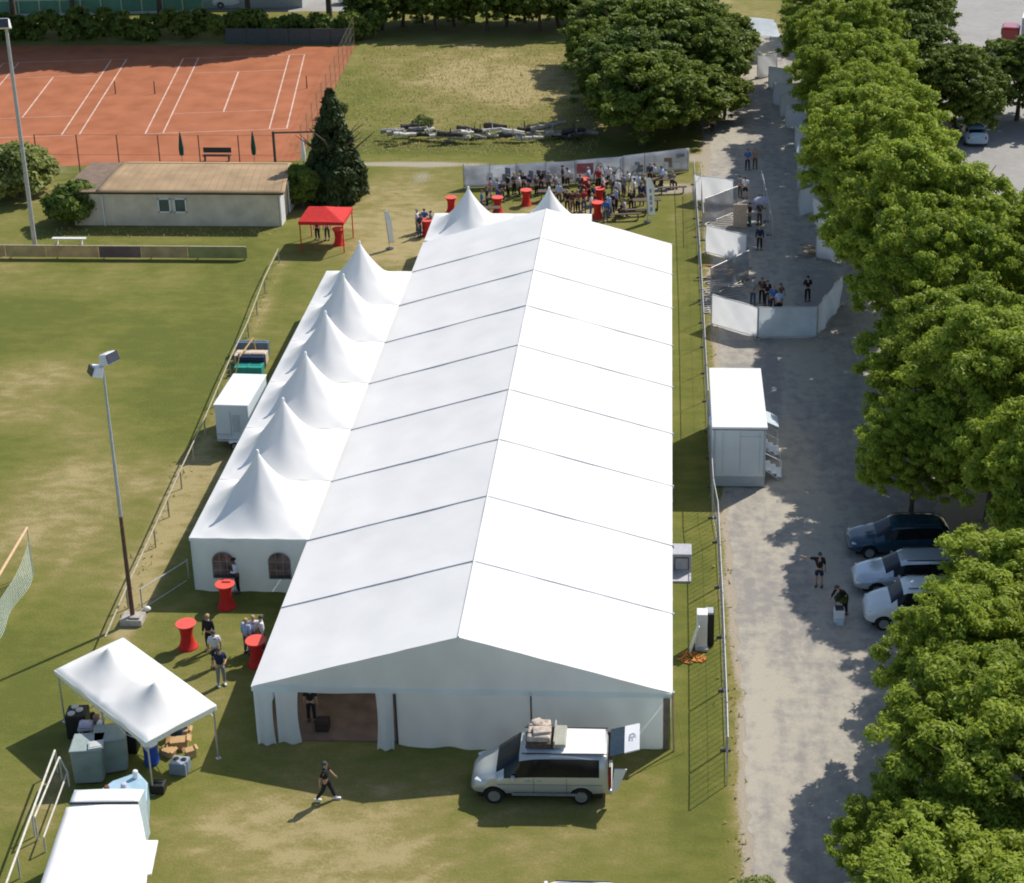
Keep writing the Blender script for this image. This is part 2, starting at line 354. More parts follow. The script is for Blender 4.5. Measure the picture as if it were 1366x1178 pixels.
# inside: floor, partition, side walls
MB().box((7.5, 22.5, .03), (14.8, 44.8, .06)).build('floor', mat('brown_floor', (.17, .11, .075), .8, .2, 1.2, col2=(.21, .14, .10)), tent)
MB().box((3.0, 3.6, 1.15), (5.6, .06, 2.3)).build('partition', mat('brown_partition', (.20, .13, .09), .9, .2, 1.5), tent)
wall(15, 0, 15, 45, nrm=(1, 0), bulge=.06, n=120, nm='side_wall'); wall(0, 45, 0, 0, nrm=(-1, 0), bulge=.03, n=100, nm='side_wall')
wall(15, 45, 0, 45, nrm=(0, 1), bulge=.1, n=50, nm='wall_panel')
for k in range(10): MB().box((15.09, 5*k if k < 9 else 44.9, EV-.02), (.08, .12, .12)).build('eave_bracket', alu, tent)
# guy straps at the right side
for k in range(0, 1):
    MB().tube((15.08, 5*k+.02, EV-.05), (15.5, 5*k-.2, .0), .012, None, 5).build('guy_strap', mat('orange_strap', (.5, .3, .12), .8) if k == 0 else whitep, tent)
# ------------------------------------------------------------------ pagoda tents
def canopy(sx, sy, z0, dz, n=22, ex=2.3, cx=0, cy=0, valance=.18):
    b = MB()
    def hgt(x, y):
        a = max(abs(x)/(sx/2), abs(y)/(sy/2)); r = min(1, math.hypot(x/(sx/2), y/(sy/2)))
        s1 = 1-a; s2 = 1-r; k = min(1, s1*1.7); s = s1*(1-k)+s2*k
        return z0+dz*(.93*max(0, s)**1.5+.07*max(0, s)**12)+.02*math.sin(8*math.atan2(y, x))*math.sin(PI*min(1, max(0, s)))+.012*wob(x*1.1, y*1.1)
    # nonuniform coordinates, denser near the tip
    def q(u): t = 2*u-1; return math.copysign(abs(t)**1.6, t)
    b.grid(lambda u, v: (cx+q(u)*sx/2, cy+q(v)*sy/2, hgt(q(u)*sx/2, q(v)*sy/2)), n*2, n*2)
    return b, hgt
def pagoda(y, label, front=False, x=-2.5, dz=2.78, tip=True, left=True, back=False, right=False, group='peaked tents joined along the left side of the marquee'):
    t = thing('pagoda_tent', label, 'tent', (x, y, 0), 0, group)
    b, hg = canopy(4.98, 4.98, 2.5, dz); r = b.build('roof', pvc, t, smooth=True)
    MB().lathe([(.075, 0), (.085, .06), (.06, .14), (.01, .17)], (0, 0, 2.5+dz-.12), 10).build('tip_cap', whitep, t)
    for (sx, sy) in ((-1, -1), (1, -1), (-1, 1), (1, 1)):
        MB().box((sx*2.4, sy*2.4, 1.22), (.07, .07, 2.44)).build('leg', alu, t)
    v = MB()
    for a, bb in (((-1, -1), (1, -1)), ((-1, 1), (-1, -1))):
        if a == (-1, -1) and not front: continue
        v.grid(lambda u, w: ((a[0]+(bb[0]-a[0])*u)*2.5, (a[1]+(bb[1]-a[1])*u)*2.5-.004, 2.51-.16*w), 12, 1)
    if v.v: v.build('valance', pvcw, t)
    if left: wall(-2.46, 2.5, -2.46, -2.5, h=2.46, nrm=(-1, 0), bulge=.10, nm='side_wall', par=t, seed=y)
    if back: wall(2.5, 2.46, -2.5, 2.46, h=2.46, nrm=(0, 1), bulge=.05, nm='back_wall', par=t)
    if right: wall(2.46, -2.5, 2.46, 2.5, h=2.46, nrm=(1, 0), bulge=.05, nm='side_wall', par=t)
    return t
ps = ['nearest white peaked tent of the left row, with two arched windows in its front wall',
      'white peaked tent of the left row just behind the one with arched windows',
      'third peaked tent from the near end of the row left of the marquee',
      'fourth peaked tent from the near end of the row, near the small box trailer',
      'fifth white peaked tent from the near end, second from the far end of the row',
      'farthest of the six white peaked tents on the left side, nearest the red canopy']
for k in range(6):
    t = pagoda(12.5+5*k, ps[k], front=(k == 0), back=(k == 5))
    if k == 0:
        wall(-2.46, -2.5, 2.46, -2.5, h=2.36, nrm=(0, -1), bulge=.12, nm='front_wall', par=t, seed=5)
        for cx in (-1.1, 1.25):
            wn = MB(); pts = []
            for i in range(13): a = PI*i/12; pts.append((cx+.46*math.cos(a), .02+1.5+.42*math.sin(a)))
            pts += [(cx-.46, .72), (cx+.46, .72)]
            n = len(pts); yy = -2.66
            wn.add([(px_, yy-.035*(2-pz), pz) for px_, pz in pts], [tuple(range(n))])
            wo_ = wn.build('window', mat('clear_pvc_window', (.05, .04, .042), .15, .6, 2.2, col2=(.16, .11, .10)), t)
            fr = MB(); fp = [(px_, yy-.035*(2-pz)-.006, pz) for px_, pz in pts]; fr.path(fp+[fp[0]], .022, 5)
            for dx in (-.15, .15): fr.tube((cx+dx, yy-.05, .72), (cx+dx, yy-.012, 1.88), .012, None, 4)
            for zz in (1.1, 1.5): fr.tube((cx-.46, yy-.035*(2-zz)-.006, zz), (cx+.46, yy-.035*(2-zz)-.006, zz), .012, None, 4)
            fr.build('glazing_bars', mat('window_bars', (.30, .31, .33), .6), wo_)
            MB().box((cx+.03, yy-.06, .80), (.84, .02, .12)).build('sill', darkm, wo_)
for x, lb in ((2.5, 'white peaked tent behind the left half of the marquee\'s far gable'), (7.5, 'white peaked tent behind the middle of the marquee\'s far gable')):
    t = pagoda(47.52, lb, x=x, dz=2.62, group='peaked tents behind the far gable', back=True, left=(x < 5), right=(x > 5))
MB().box((-5.3, 32.4, .55), (.5, .9, 1.1), rz=.1).box((-5.3, 32.4, 1.14), (.56, .96, .08), rz=.1).build('dark_bin', black).update_tag()
tag(bpy.data.objects['dark_bin'], 'black bin poking out beside the row of peaked tents', 'bin')
# ------------------------------------------------------------------ small twin-peak canopy
A, B_, C_, D = [G(*q, 2.3) for q in ((160, 848), (287, 940), (200, 990), (73, 893))]
cen = (A+B_+C_+D)/4; ang = math.atan2((B_-A).y, (B_-A).x)
gz = thing('folding_canopy', 'white folding canopy with two peaks above crates and catering gear', 'canopy', (cen.x, cen.y, 0), ang)
b = MB()
def gf(u, v):
    x = (u-.5)*6.15; y = (v-.5)*2.85; xx = (abs(x)-1.54); a = max(abs(xx)/1.54, abs(y)/1.42); s = max(0, 1-a); r = max(0, 1-math.hypot(xx/1.54, y/1.42)); k = min(1, s*1.5); s = s*(1-k)+r*k
    edge = .06 if max(abs(x)/3.07, abs(y)/1.42) > .999 else 0
    return (x, y, 2.32+.95*(.8*s**1.35+.2*s**4)-edge+.22*math.exp(-(x/.9)**2)*max(0, 1-abs(y)/1.42)+.012*wob(x, y))
b.grid(gf, 60, 30); b.build('canopy_roof', pvc, gz, smooth=True)
v = MB()
for (x0, y0, x1, y1) in ((-3.07, -1.43, 3.07, -1.43), (3.07, -1.43, 3.07, 1.43), (3.07, 1.43, -3.07, 1.43), (-3.07, 1.43, -3.07, -1.43)):
    v.grid(lambda u, w: (x0+(x1-x0)*u, y0+(y1-y0)*u, 2.27-.2*w+.015*math.sin(u*20)*w), 16, 2)
v.build('valance', pvcw, gz, smooth=True)
for sx in (-1, 0, 1):
    for sy in (-1, 1): 
        if sx == 0 and sy == 1: continue
        l = MB().box((sx*2.98, sy*1.34, 1.15), (.05, .05, 2.3), 0).box((sx*2.98, sy*1.34, .01), (.16, .16, .02)); l.build('leg', alu, gz)
for sy in (-1, 1):
    fr = MB()
    for k in range(4):
        x0 = -2.98+k*1.49; fr.tube((x0, sy*1.34, 2.15), (x0+1.49, sy*1.34, 1.75), .014, None, 5); fr.tube((x0, sy*1.34, 1.75), (x0+1.49, sy*1.34, 2.15), .014, None, 5)
    fr.build('scissor_frame', alu, gz)
# ------------------------------------------------------------------ red canopy
q = [G(*p_, 2.1) for p_ in ((401, 296), (458, 297), (468, 276), (411, 275))]; c_ = sum(q, Vector())/4; ag = math.atan2((q[1]-q[0]).y, (q[1]-q[0]).x)
rc = thing('red_canopy', 'red folding canopy with short legs beside the hut', 'canopy', (c_.x, c_.y, 0), ag)
b = MB(); b.grid(lambda u, v: ((u-.5)*2.9, (v-.5)*2.9, 2.1+.55*(1-max(abs(2*u-1), abs(2*v-1)))**1.1), 24, 24); b.build('canopy_roof', redc, rc)
v = MB()
for (x0, y0, x1, y1) in ((-1, -1, 1, -1), (1, -1, 1, 1), (1, 1, -1, 1), (-1, 1, -1, -1)): v.grid(lambda u, w: ((x0+(x1-x0)*u)*1.455, (y0+(y1-y0)*u)*1.455, 2.1-.22*w), 8, 1)
v.build('valance', redc, rc)
for sx in (-1, 1):
    for sy in (-1, 1): MB().box((sx*1.38, sy*1.38, 1.05), (.06, .06, 2.1)).build('leg', redc, rc)
# ------------------------------------------------------------------ hut
hut = thing('clubhouse_hut', 'low beige hut with brown flat roof and two white framed windows', 'hut', (-25.2, 53.9, 0), 0)
beige = mat('beige_render', (.66, .58, .44), .9, .14, 1.1, .15); roofm = mat('brown_roof_felt', (.36, .25, .14), .85, .18, .7, .15)
HL = 14.6; HW = 6.3; HH = 2.35
b = MB(); b.box((1.9+HL/2-1.9, HW/2, HH/2), (HL-.8, HW-.5, HH)); b.build('wall', beige, hut)
MB().box((0.45+1.0, HW/2-.02, HH/2-.15), (2.2, HW-.7, HH-.3)).build('annex_wall', beige, hut)
MB().box((-.0+7.3, .03+.2, HH-.03), (HL, .05, .2)).build('fascia', mat('dark_fascia', (.06, .05, .045), .7), hut)
b = MB(); b.grid(lambda u, v: (2.1+u*12.65-.9*v*u+.0, v*HW*1.02-.05, HH+.1+.13*math.sin(PI*min(1, v*1.0))+.004*wob(u*9, v*9)), 30, 12); b.build('roof', roofm, hut, smooth=True, solid=.08)
b = MB(); b.grid(lambda u, v: (-.2+2.3*u, v*HW*1.0, HH+.06+.08*math.sin(PI*v)), 8, 8); b.build('annex_roof', mat('dark_brown_roof', (.20, .14, .10), .85, .2, 2), hut, solid=.08)
rl = MB()
def hr(u, v): return (2.1+u*12.65-.9*v*u, v*HW*1.02-.05, HH+.15+.13*math.sin(PI*v))
for us, vs_ in (((.02, .02), (.05, .93)), ((.98, .98), (.05, .93))): rl.path([hr(us[0], vs_[0]+(vs_[1]-vs_[0])*i/6) for i in range(7)], .03, 5)
rl.path([hr(.02+.96*i/8, .93) for i in range(9)], .03, 5)
for k in range(1, 22): rl.path([hr(.02+.96*k/22, .05+.88*i/6) for i in range(7)], .011, 4)
rl.build('roof_batten', mat('batten', (.27, .19, .125), .8), hut)
MB().box((14.28, .9, 1.15), (.1, 1.2, 2.3)).build('end_trim', whitep, hut); MB().box((14.3, 3.6, 1.15), (.08, 1.5, 2.2)).build('end_trim', whitep, hut)
MB().tube((2.45, .18, 0), (2.4, .18, 2.2), .05).build('downpipe', whitep, hut)
for wx in (6.55, 7.62):
    fw = MB()
    for dx, dz, sx, sz in ((-.38, 0, .09, 1.0), (.38, 0, .09, 1.0), (0, .47, .85, .09), (0, -.47, .85, .1)): fw.box((wx+dx, .22, 1.45+dz), (sx, .08, sz))
    wf = fw.build('window', whitep, hut); MB().box((wx, .235, 1.45), (.70, .02, .88)).build('pane', mat('hut_glass', (.10, .13, .12), .15, .3, 2), wf)
gut = MB().path([(2.2, .1, HH+.06), (14.7, .1, HH+.06)], .05, 8); gut.build('gutter', mat('gutter', (.25, .2, .17), .6), hut)
# ------------------------------------------------------------------ tennis courts
ANG = rad(8.2); ux = Vector((math.cos(ANG), math.sin(ANG), 0)); uy = Vector((-math.sin(ANG), math.cos(ANG), 0))
clay = mat('red_clay', (.36, .130, .064), .95, .09, .5, .15, spec=.1, col2=(.39, .148, .076))
poly = [(-46, 66.8), (-30, 66.8), (-12.6, 68.2), (-14.6, 103.2), (-70, 103.2), (-70, 66.8)]
ragged(poly, .8, .08, 5, .006, 'clay_court_ground', clay)
lnm = mat('court_line', (.62, .46, .37), .9, .2, 1.0, spec=.1)
def court(ox, oy, label):
    b = MB(); o = Vector((ox, oy, .014)); wn = .055
    def ln(x0, y0, x1, y1, w_=wn):
        a = o+ux*x0+uy*y0; c = o+ux*x1+uy*y1; d = (c-a).normalized(); n = Vector((-d.y, d.x, 0))*w_
        b.add([a-n-d*w_, c-n+d*w_, c+n+d*w_, a+n-d*w_], [(0, 1, 2, 3)])
    W2 = 10.97
    e = .08
    for x in (0, 1.37, W2-1.37, W2): ln(x, .16, x, 23.6)
    ln(-e, 0, W2+e, 0, .04); ln(-e, 23.77, W2+e, 23.77, .04); ln(1.37+.16, 5.49, W2-1.37-.16, 5.49, .03); ln(1.37+.16, 18.28, W2-1.37-.16, 18.28, .03); ln(W2/2, 5.6, W2/2, 18.1, .06)
    return b.build('court_lines', lnm)
for i, (ox, oy) in enumerate(((-26.2, 74.9), (-42.2, 73.0))):
    tag(court(ox, oy, ''), kind='structure')
    for sx, lb in ((-.9, 'short dark net post at the left side of the %s clay court'), (11.87, 'short dark net post at the right side of the %s clay court')):
        a = Vector((ox, oy, 0))+ux*sx+uy*11.9
        if a.x < -47: continue
        o = MB().tube((0, 0, 0), (0, 0, 1.1), .05, .04).lathe([(.07, 0), (.07, .05), (.05, .06)], n=8).build('net_post', darkm, loc=a)
        tag(o, lb % ('right hand' if i == 0 else 'left hand'), 'post', 'net posts without nets')
# near fence of the courts: tall dark posts with thin wires
cf = thing('tennis_fence', 'tall see-through court fence of dark posts behind the hut', 'fence', (0, 0, 0))
fp = [(-45, 65.6), (-39, 65.6), (-36, 65.6), (-31.5, 65.4), (-26.8, 65.6), (-22.3, 65.9), (-17.9, 66.2), (-13.6, 66.6)]
fx = [G(x, y) for x, y in ((62, 225), (117, 225), (170, 225), (224, 225), (278, 224), (330, 224), (378, 222))]
for pnt in fx: MB().tube((pnt.x, 64.6, 0), (pnt.x, 64.6, 3.1), .045, None, 6).build('post', mat('brown_post', (.14, .08, .06), .8), cf)
wb = MB()
for z in (.1, 1.6, 3.1): wb.tube((fx[0].x, 64.6, z), (fx[-1].x, 64.6, z), .012, None, 4)
wb.build('wire', mat('brown_post', (.14, .08, .06)), cf)
e0 = fx[-1].x
MB().path([(e0, 64.6, 3.3), (-10.6, 64.9, 3.3)], .07).path([(-10.6, 64.9, 0), (-10.6, 64.9, 3.3)], .05).box((e0, 64.6, 1.7), (.16, .16, 3.4)).build('gate_frame', darkm, cf)
sf = thing('court_side_fence', 'thin wire fence with grey posts between the clay court and the meadow', 'fence', (0, 0, 0))
for k in range(13):
    a = Vector((-12.3-.19*k, 68+2.9*k, 0)); MB().tube(a, a+Vector((0, 0, 2.9)), .022, None, 6).build('post', mat('olive_post', (.25, .25, .16)), sf)
wb = MB()
for z in (.05, .7, 1.4, 2.1, 2.85): wb.tube((-12.3, 68, z), (-12.3-.19*12, 68+2.9*12, z), .006, None, 4)
for k in range(100): 
    t_ = k/100; x = -12.3-2.28*t_; y = 68+34.8*t_; wb.tube((x, y, .05), (x, y, 2.85), .003, None, 3)
wb.build('wire_mesh', mat('olive_post', (1, 1, 1)), sf)
# closed green parasols, bench
def parasol(pt, lb, m, h=2.6):
    t = thing('closed_parasol', lb, 'parasol', pt); MB().tube((0, 0, 0), (0, 0, h), .03).build('pole', steel, t)
    MB().lathe([(.03, h+.05), (.09, h-.3), (.19, h-1.2), (.16, h-1.7), (.10, h-1.75)], n=12).build('folded_cover', m, t); MB().lathe([(.28, 0), (.28, .08), (.05, .12)], n=14).build('base', darkm, t)
green = mat('dark_green_fabric', (.015, .075, .06), .8)
parasol(G(244, 222), 'closed dark green parasol behind the hut roof, left of the two', green); parasol(G(340, 221), 'closed dark green parasol behind the hut roof, near the gate', green)
parasol(G(406, 226), 'closed white parasol between hut and cone shaped tree', pvc, 2.4)
t = thing('garden_bench', 'dark bench behind the hut roof beside the clay court', 'bench', G(290, 215)); MB().box((0, 0, .45), (2.1, .4, .06)).build('seat', darkm, t); MB().box((0, .22, .8), (2.1, .05, .4)).build('backrest', darkm, t)
for sx in (-.9, .9): MB().box((sx, 0, .22), (.06, .4, .44)).build('leg', darkm, t)
t = thing('low_bench', 'small white plank bench on the grass below the hut', 'bench', G(93, 326)); MB().box((0, 0, .42), (2.2, .3, .06)).build('seat', whitep, t)
for sx in (-.8, .8): MB().box((sx, 0, .2), (.06, .28, .4)).build('leg', whitep, t)
# ------------------------------------------------------------------ advertising boards by the pitch
bd = thing('perimeter_boards', 'row of weathered brown and dark advertising boards along the pitch', 'boards', (0, 48, 0))
bcols = [(.42, .20, .09), (.58, .40, .19), (.52, .37, .18), (.60, .38, .18), (.17, .11, .10), (.46, .33, .17), (.30, .29, .11)]
xx = -33.0
for i, wd in enumerate((3.2, 2.6, 2.6, 3.4, 2.7, 3.0, 3.8)):
    MB().box((xx+wd/2, .02*(i % 2), .48), (wd-.03, .05, .74)).build('board', mat('board_%d' % i, bcols[i], .85, .25, 1.2, .2), bd); xx += wd
MB().box((-22.4, .01, .88), (21.2, .09, .05)).build('cap_rail', mat('cap', (.42, .36, .26), .8, .2), bd)
for k in range(8): MB().box((-32.9+k*3.0, .06, .3), (.08, .06, .6)).build('post', wood, bd)
# ------------------------------------------------------------------ pitch railing on the left
rp = [G(*q_, .95) for q_ in ((371, 332), (352, 372), (330, 430), (306, 480), (272, 560), (240, 628), (205, 705), (168, 785), (140, 850))]
rl = thing('pitch_railing', 'low tubular railing along the right edge of the football pitch', 'railing', (0, 0, 0))
pts = [Vector((p_.x, p_.y, .95)) for p_ in rp]
MB().path(pts, .035, 6).build('top_rail', mat('rail_tube', (.40, .36, .27), .7, .2), rl)
for a, c in zip(pts[:-1], pts[1:]):
    n = max(1, int((c-a).length/2.6))
    for i in range(n): q_ = a.lerp(c, i/n); MB().tube((q_.x, q_.y, 0), (q_.x, q_.y, .95), .04, None, 6).build('post', mat('rail_tube', (1, 1, 1)), rl)
rn = thing('near_railing', 'pale tubular railing with a gap left of the white truck', 'railing', (0, 0, 0)); wt = mat('pale_rail', (.62, .60, .52), .6, .15)
l1 = [Vector((*G(*q_, .95)[:2], .95)) for q_ in ((73, 1001), (42, 1085), (22, 1140), (4, 1190))]; l2 = [Vector((*G(*q_, .95)[:2], .95)) for q_ in ((79, 1010), (46, 1090))]; l3 = [Vector((*G(*q_, .6)[:2], .6)) for q_ in ((90, 1030), (58, 1117))]
MB().path(l1, .04, 6).path(l2, .035, 6).build('top_rail', wt, rn); MB().path(l3, .03, 6).path([l3[0], l2[0]], .03, 6).build('brace', wt, rn)
for q_ in l1+l2+l3: MB().tube((q_.x, q_.y, 0), (q_.x, q_.y, q_.z), .035, None, 6).build('post', wt, rn)
# ------------------------------------------------------------------ floodlight masts
def lamp_head(par, c, d, rz, tilt, s=1.0):
    t = bpy.data.objects.new('lamp_head', None)
    b = MB(); M = Matrix.Rotation(rz, 3, 'Z') @ Matrix.Rotation(tilt, 3, 'X')
    bx = MB().rbox((0, 0, 0), (.62*s, .5*s, .42*s), .07, taper=.8); b.add([M@Vector(v)+Vector(c) for v in bx.v], bx.f)
    o = b.build('lamp_head', whitep, par, smooth=False)
    g_ = MB(); gx = MB().box((0, -.26*s, 0), (.54*s, .03, .36*s)); g_.add([M@Vector(v)+Vector(c) for v in gx.v], gx.f); g_.build('lens', mat('lamp_lens', (.06, .06, .08), .15), o)
mb_ = G(178, 830); m2 = thing('floodlight_mast', 'thin grey floodlight mast with two white lamp heads standing by the pitch railing', 'floodlight', (mb_.x, mb_.y, 0))
MB().tube((0, 0, 4.9), (0, 0, 11.5), .07, .045, 10).build('upper_pole', mat('mast_grey', (.42, .46, .48), .5, .1, metal=.3), m2); MB().tube((0, 0, 0), (0, 0, 4.9), .10, .075, 10).build('lower_pole', rusty, m2)
MB().rbox((0, 0, .15), (.9, .7, .3), .06).box((.15, -.1, .33), (.4, .3, .1)).build('footing', mat('concrete', (.42, .39, .34), .9, .2, 3, .3), m2)
MB().tube((-.35, -.1, 11.35), (.35, .1, 11.6), .035, None, 6).build('crossbar', steel, m2)
lamp_head(m2, (.22, .1, 11.75), 0, 1.05, -.35, 1.05); lamp_head(m2, (-.22, -.1, 11.3), 0, -.95, -.35, .95)
m1b = G(47, 330); m1 = thing('floodlight_mast', 'tall bare metal floodlight mast in front of the bushes at the far left', 'floodlight', (m1b.x, m1b.y, 0))
MB().tube((0, 0, 0), (0, 0, 14.6), .15, .10, 10).build('pole', mat('mast_pale', (.50, .50, .50), .5, .12, metal=.3), m1); lamp_head(m1, (-.1, -.2, 14.8), 0, .2, -.3, 1.5); lamp_head(m1, (-1.05, -.1, 14.7), 0, -.1, -.3, 1.4)
# rope barrier from mast to tent
rb_ = thing('rope_barrier', 'thin pale barrier lines from the mast to the corner of the peaked tents', 'barrier', (0, 0, 0)); a0 = G(190, 812); a1 = G(252, 772)
MB().tube((a0.x, a0.y, .9), (a1.x, a1.y, .9), .025, None, 5).tube((a0.x, a0.y-.3, .1), (a1.x, a1.y-.3, .1), .02, None, 5).build('line', steel, rb_)
for q_ in (a0, a1): MB().tube((q_.x, q_.y, 0), (q_.x, q_.y, .95), .03, None, 6).build('post', steel, rb_)
q_ = G(190, 810); tag(MB().ell((0, 0, .12), (.16, .12, .12), 10).build('white_sack', whitep, loc=(q_.x+.3, q_.y-.3, 0), smooth=True), 'small white lump on the grass beside the mast footing', 'sack')
# ------------------------------------------------------------------ goal
gt = thing('football_goal', 'football goal with sagging pale green net at the left edge', 'goal', (0, 0, 0))
c0 = G(36, 704, 2.2); c1 = c0+(G(0, 765, 2.2)-c0)*3.2; c0.z = c1.z = 2.2
bk0 = G(44, 768, 0); bk1 = G(8, 832, 0)
dr_ = (c1-c0).normalized(); pn = Vector((-dr_.y, dr_.x, 0)); pn = pn if pn.x < 0 else -pn
MB().tube(c0, c1, .06).build('crossbar', mat('tan_bar', (.62, .42, .24), .6), gt)
MB().tube((bk0.x, bk0.y, 0), (bk0.x, bk0.y, 1.6), .03).build('back_post', mat('pale_green_post', (.45, .5, .4), .6), gt)
for c in (c0, c1): MB().tube((c.x, c.y, 0), c, .025).build('goal_post', mat('pale_green_post', (.45, .5, .4), .6), gt)
nm_ = mat('goal_net', (.38, .45, .36), .9, .2, 6, alpha=.38)
n_ = MB(); bk1 = bk0+(bk1-bk0)*2.2
def netf(u, v):
    q_ = bk0.lerp(bk1, u); h_ = 1.25+.35*math.exp(-u*9)-.12*math.sin(PI*min(1, u*2.2))
    return Vector((q_.x+.10*math.sin(u*14)*v, q_.y, h_*(1-v)))
n_.grid(netf, 30, 10); n_.build('net', nm_, gt, smooth=True)
bw = MB()
for j in range(0, 31): bw.path([netf(j/30, i/10)+Vector((0, 0, .01)) for i in range(11)], .008, 3)
for i in range(0, 11): bw.path([netf(j/30, i/10)+Vector((0, 0, .01)) for j in range(31)], .008, 3)
bw.build('net_cord', mat('net_cord', (.5, .58, .5), .9), gt)
# ------------------------------------------------------------------ site fence right of the marquee
ff = thing('site_fence', 'long see-through metal fence with pale top rail along the strip right of the marquee', 'fence', (0, 0, 0))
pt = [(16.62, 63.2), (16.8, 42), (16.85, 25), (16.9, 16.5), (17.05, 14.4), (17.05, 7.1), (17.0, 0), (16.97, -1.95)]
def fence_panel(par, a, b, h=2.0, gap=.3, r=.009, fr=.018, frm=None, wires=True):
    a = Vector((*a, 0)); b = Vector((*b, 0)); z = Vector((0, 0, 1)); frm = frm or steel
    d = (b-a); L_ = d.length; d.normalize()
    o = MB(); o.tube(a, a+z*h, fr).tube(b, b+z*h, fr).tube(a+z*.12, b+z*.12, fr*.8).tube(a+z*h, b+z*h, fr*1.2); fo = o.build('panel_frame', frm, par)
    if wires:
        w_ = MB(); n = max(2, int(L_/gap))
        for i in range(1, n): q_ = a+d*(L_*i/n); w_.tube(q_+z*.12, q_+z*h, r, None, 4)
        w_.tube(a+z*(h*.5), b+z*(h*.5), r*.6, None, 4)
        w_.build('wire_mesh', mat('fence_wire', (.33, .32, .28), .6, .1), fo)
    MB().box(a+z*.04, (.16, .34, .08), rz=math.atan2(d.y, d.x)).build('foot', mat('dark_foot', (.12, .12, .10), .9), fo)
for a, b in zip(pt[:-1], pt[1:]):
    a = Vector(a); b = Vector(b); n = max(1, round((b-a).length/3.4))
    for i in range(n): fence_panel(ff, a.lerp(b, i/n), a.lerp(b, (i+1)/n-.01))
# ------------------------------------------------------------------ tarpaulin fences of the queue on the lane
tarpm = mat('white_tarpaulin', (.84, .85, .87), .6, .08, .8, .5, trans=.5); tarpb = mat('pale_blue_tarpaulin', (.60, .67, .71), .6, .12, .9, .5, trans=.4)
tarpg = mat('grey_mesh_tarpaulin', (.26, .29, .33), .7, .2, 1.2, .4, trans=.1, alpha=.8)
def tarp_fence(p0, p1, m, label, h=1.9, seed=0, low=.04, group='tarpaulin covered fences around the queue on the lane'):
    a = Vector((*G(*p0)[:2], 0)) if isinstance(p0, tuple) and p0[0] > 100 else Vector((*p0, 0)); b = Vector((*G(*p1)[:2], 0)) if p1[0] > 100 else Vector((*p1, 0))
    t = thing('covered_fence', label, 'fence', a, 0, group); d = b-a; L_ = d.length; nn = Vector((-d.y, d.x, 0)).normalized(); z = Vector((0, 0, 1))
    f = MB().tube((0, 0, 0), z*h, .03).tube(d, d+z*h, .03).tube(z*h, d+z*h, .025).tube(z*.12, d+z*.12, .02)
    n = max(1, round(L_/3.4))
    for i in range(1, n): f.tube(d*(i/n), d*(i/n)+z*h, .03)
    f.build('frame', steel, t)
    s = MB(); s.grid(lambda u, v: tuple(d*u+z*(low+(h-low+.03)*v)+nn*(.035+.05*wob(u*L_*1.2, v*2+seed, seed)*(1-v*.6)+.04*math.sin(u*L_*3+v*3+seed))), max(6, int(L_*5)), 10)
    s.build('tarpaulin', m, t, smooth=True)
    for i in range(n+1): MB().box(d*(i/n)+z*.05, (.2, .45, .1), rz=math.atan2(d.y, d.x)).build('foot', mat('concrete', (1, 1, 1)), t)
    return t
tarp_fence((925, 268), (978, 275), tarpm, 'white tarpaulin fence at the far end of the zigzag, nearest the back banner')
tarp_fence((940, 301), (983, 284), tarpg, 'see-through grey covered fence joining the two farthest white tarpaulin fences', seed=2)
tarp_fence((941, 338), (995, 352), tarpm, 'crinkled white tarpaulin fence in the middle of the zigzag', seed=3)
tarp_fence((948, 397), (998, 373), tarpg, 'see-through grey covered fence behind the nearest white tarpaulin fence', seed=4)
tarp_fence((949, 434), (1010, 452), tarpm, 'slanting white tarpaulin fence at the near left corner of the queue area', seed=5)
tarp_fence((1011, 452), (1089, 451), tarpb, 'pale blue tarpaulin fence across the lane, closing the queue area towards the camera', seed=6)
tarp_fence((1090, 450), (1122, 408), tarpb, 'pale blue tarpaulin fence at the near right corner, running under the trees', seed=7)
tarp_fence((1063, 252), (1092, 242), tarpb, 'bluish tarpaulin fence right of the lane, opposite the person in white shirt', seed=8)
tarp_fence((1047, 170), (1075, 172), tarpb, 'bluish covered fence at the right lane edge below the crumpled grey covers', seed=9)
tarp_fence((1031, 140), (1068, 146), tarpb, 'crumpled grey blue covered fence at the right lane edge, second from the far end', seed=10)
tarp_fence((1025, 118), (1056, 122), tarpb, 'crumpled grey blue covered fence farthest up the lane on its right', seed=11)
tarp_fence((1088, 345), (1125, 352), tarpm, 'white covered fence half hidden by the tree row beside stacked boards', seed=12, h=1.5)
tarp_fence((1084, 300), (1112, 318), tarpm, 'white tarpaulin fence at the right lane edge behind the stacked boards', seed=21)
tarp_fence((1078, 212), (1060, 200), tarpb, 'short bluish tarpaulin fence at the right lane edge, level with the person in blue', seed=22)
tarp_fence((1040, 158), (1066, 150), tarpm, 'whitish crumpled tarpaulin fence at the right lane edge, between two grey blue ones', seed=23)
tarp_fence((1010, 104), (1036, 100), tarpm, 'whitish tarpaulin fence across the far end of the lane, below the sheet roof', seed=24)
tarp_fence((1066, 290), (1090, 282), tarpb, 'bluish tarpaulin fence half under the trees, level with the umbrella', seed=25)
q0 = G(1090, 352); b = MB(); r = random.Random(5)
for i in range(9): b.box((r.uniform(-.6, 1.2), r.uniform(-.5, .5), .06+.055*i), (2.6, .2, .05), rz=r.uniform(-.5, .3))
tag(b.build('board_stack', wood, loc=(q0.x+.6, q0.y+1.4, 0)), 'untidy stack of brown boards at the right lane edge under the trees', 'boards')
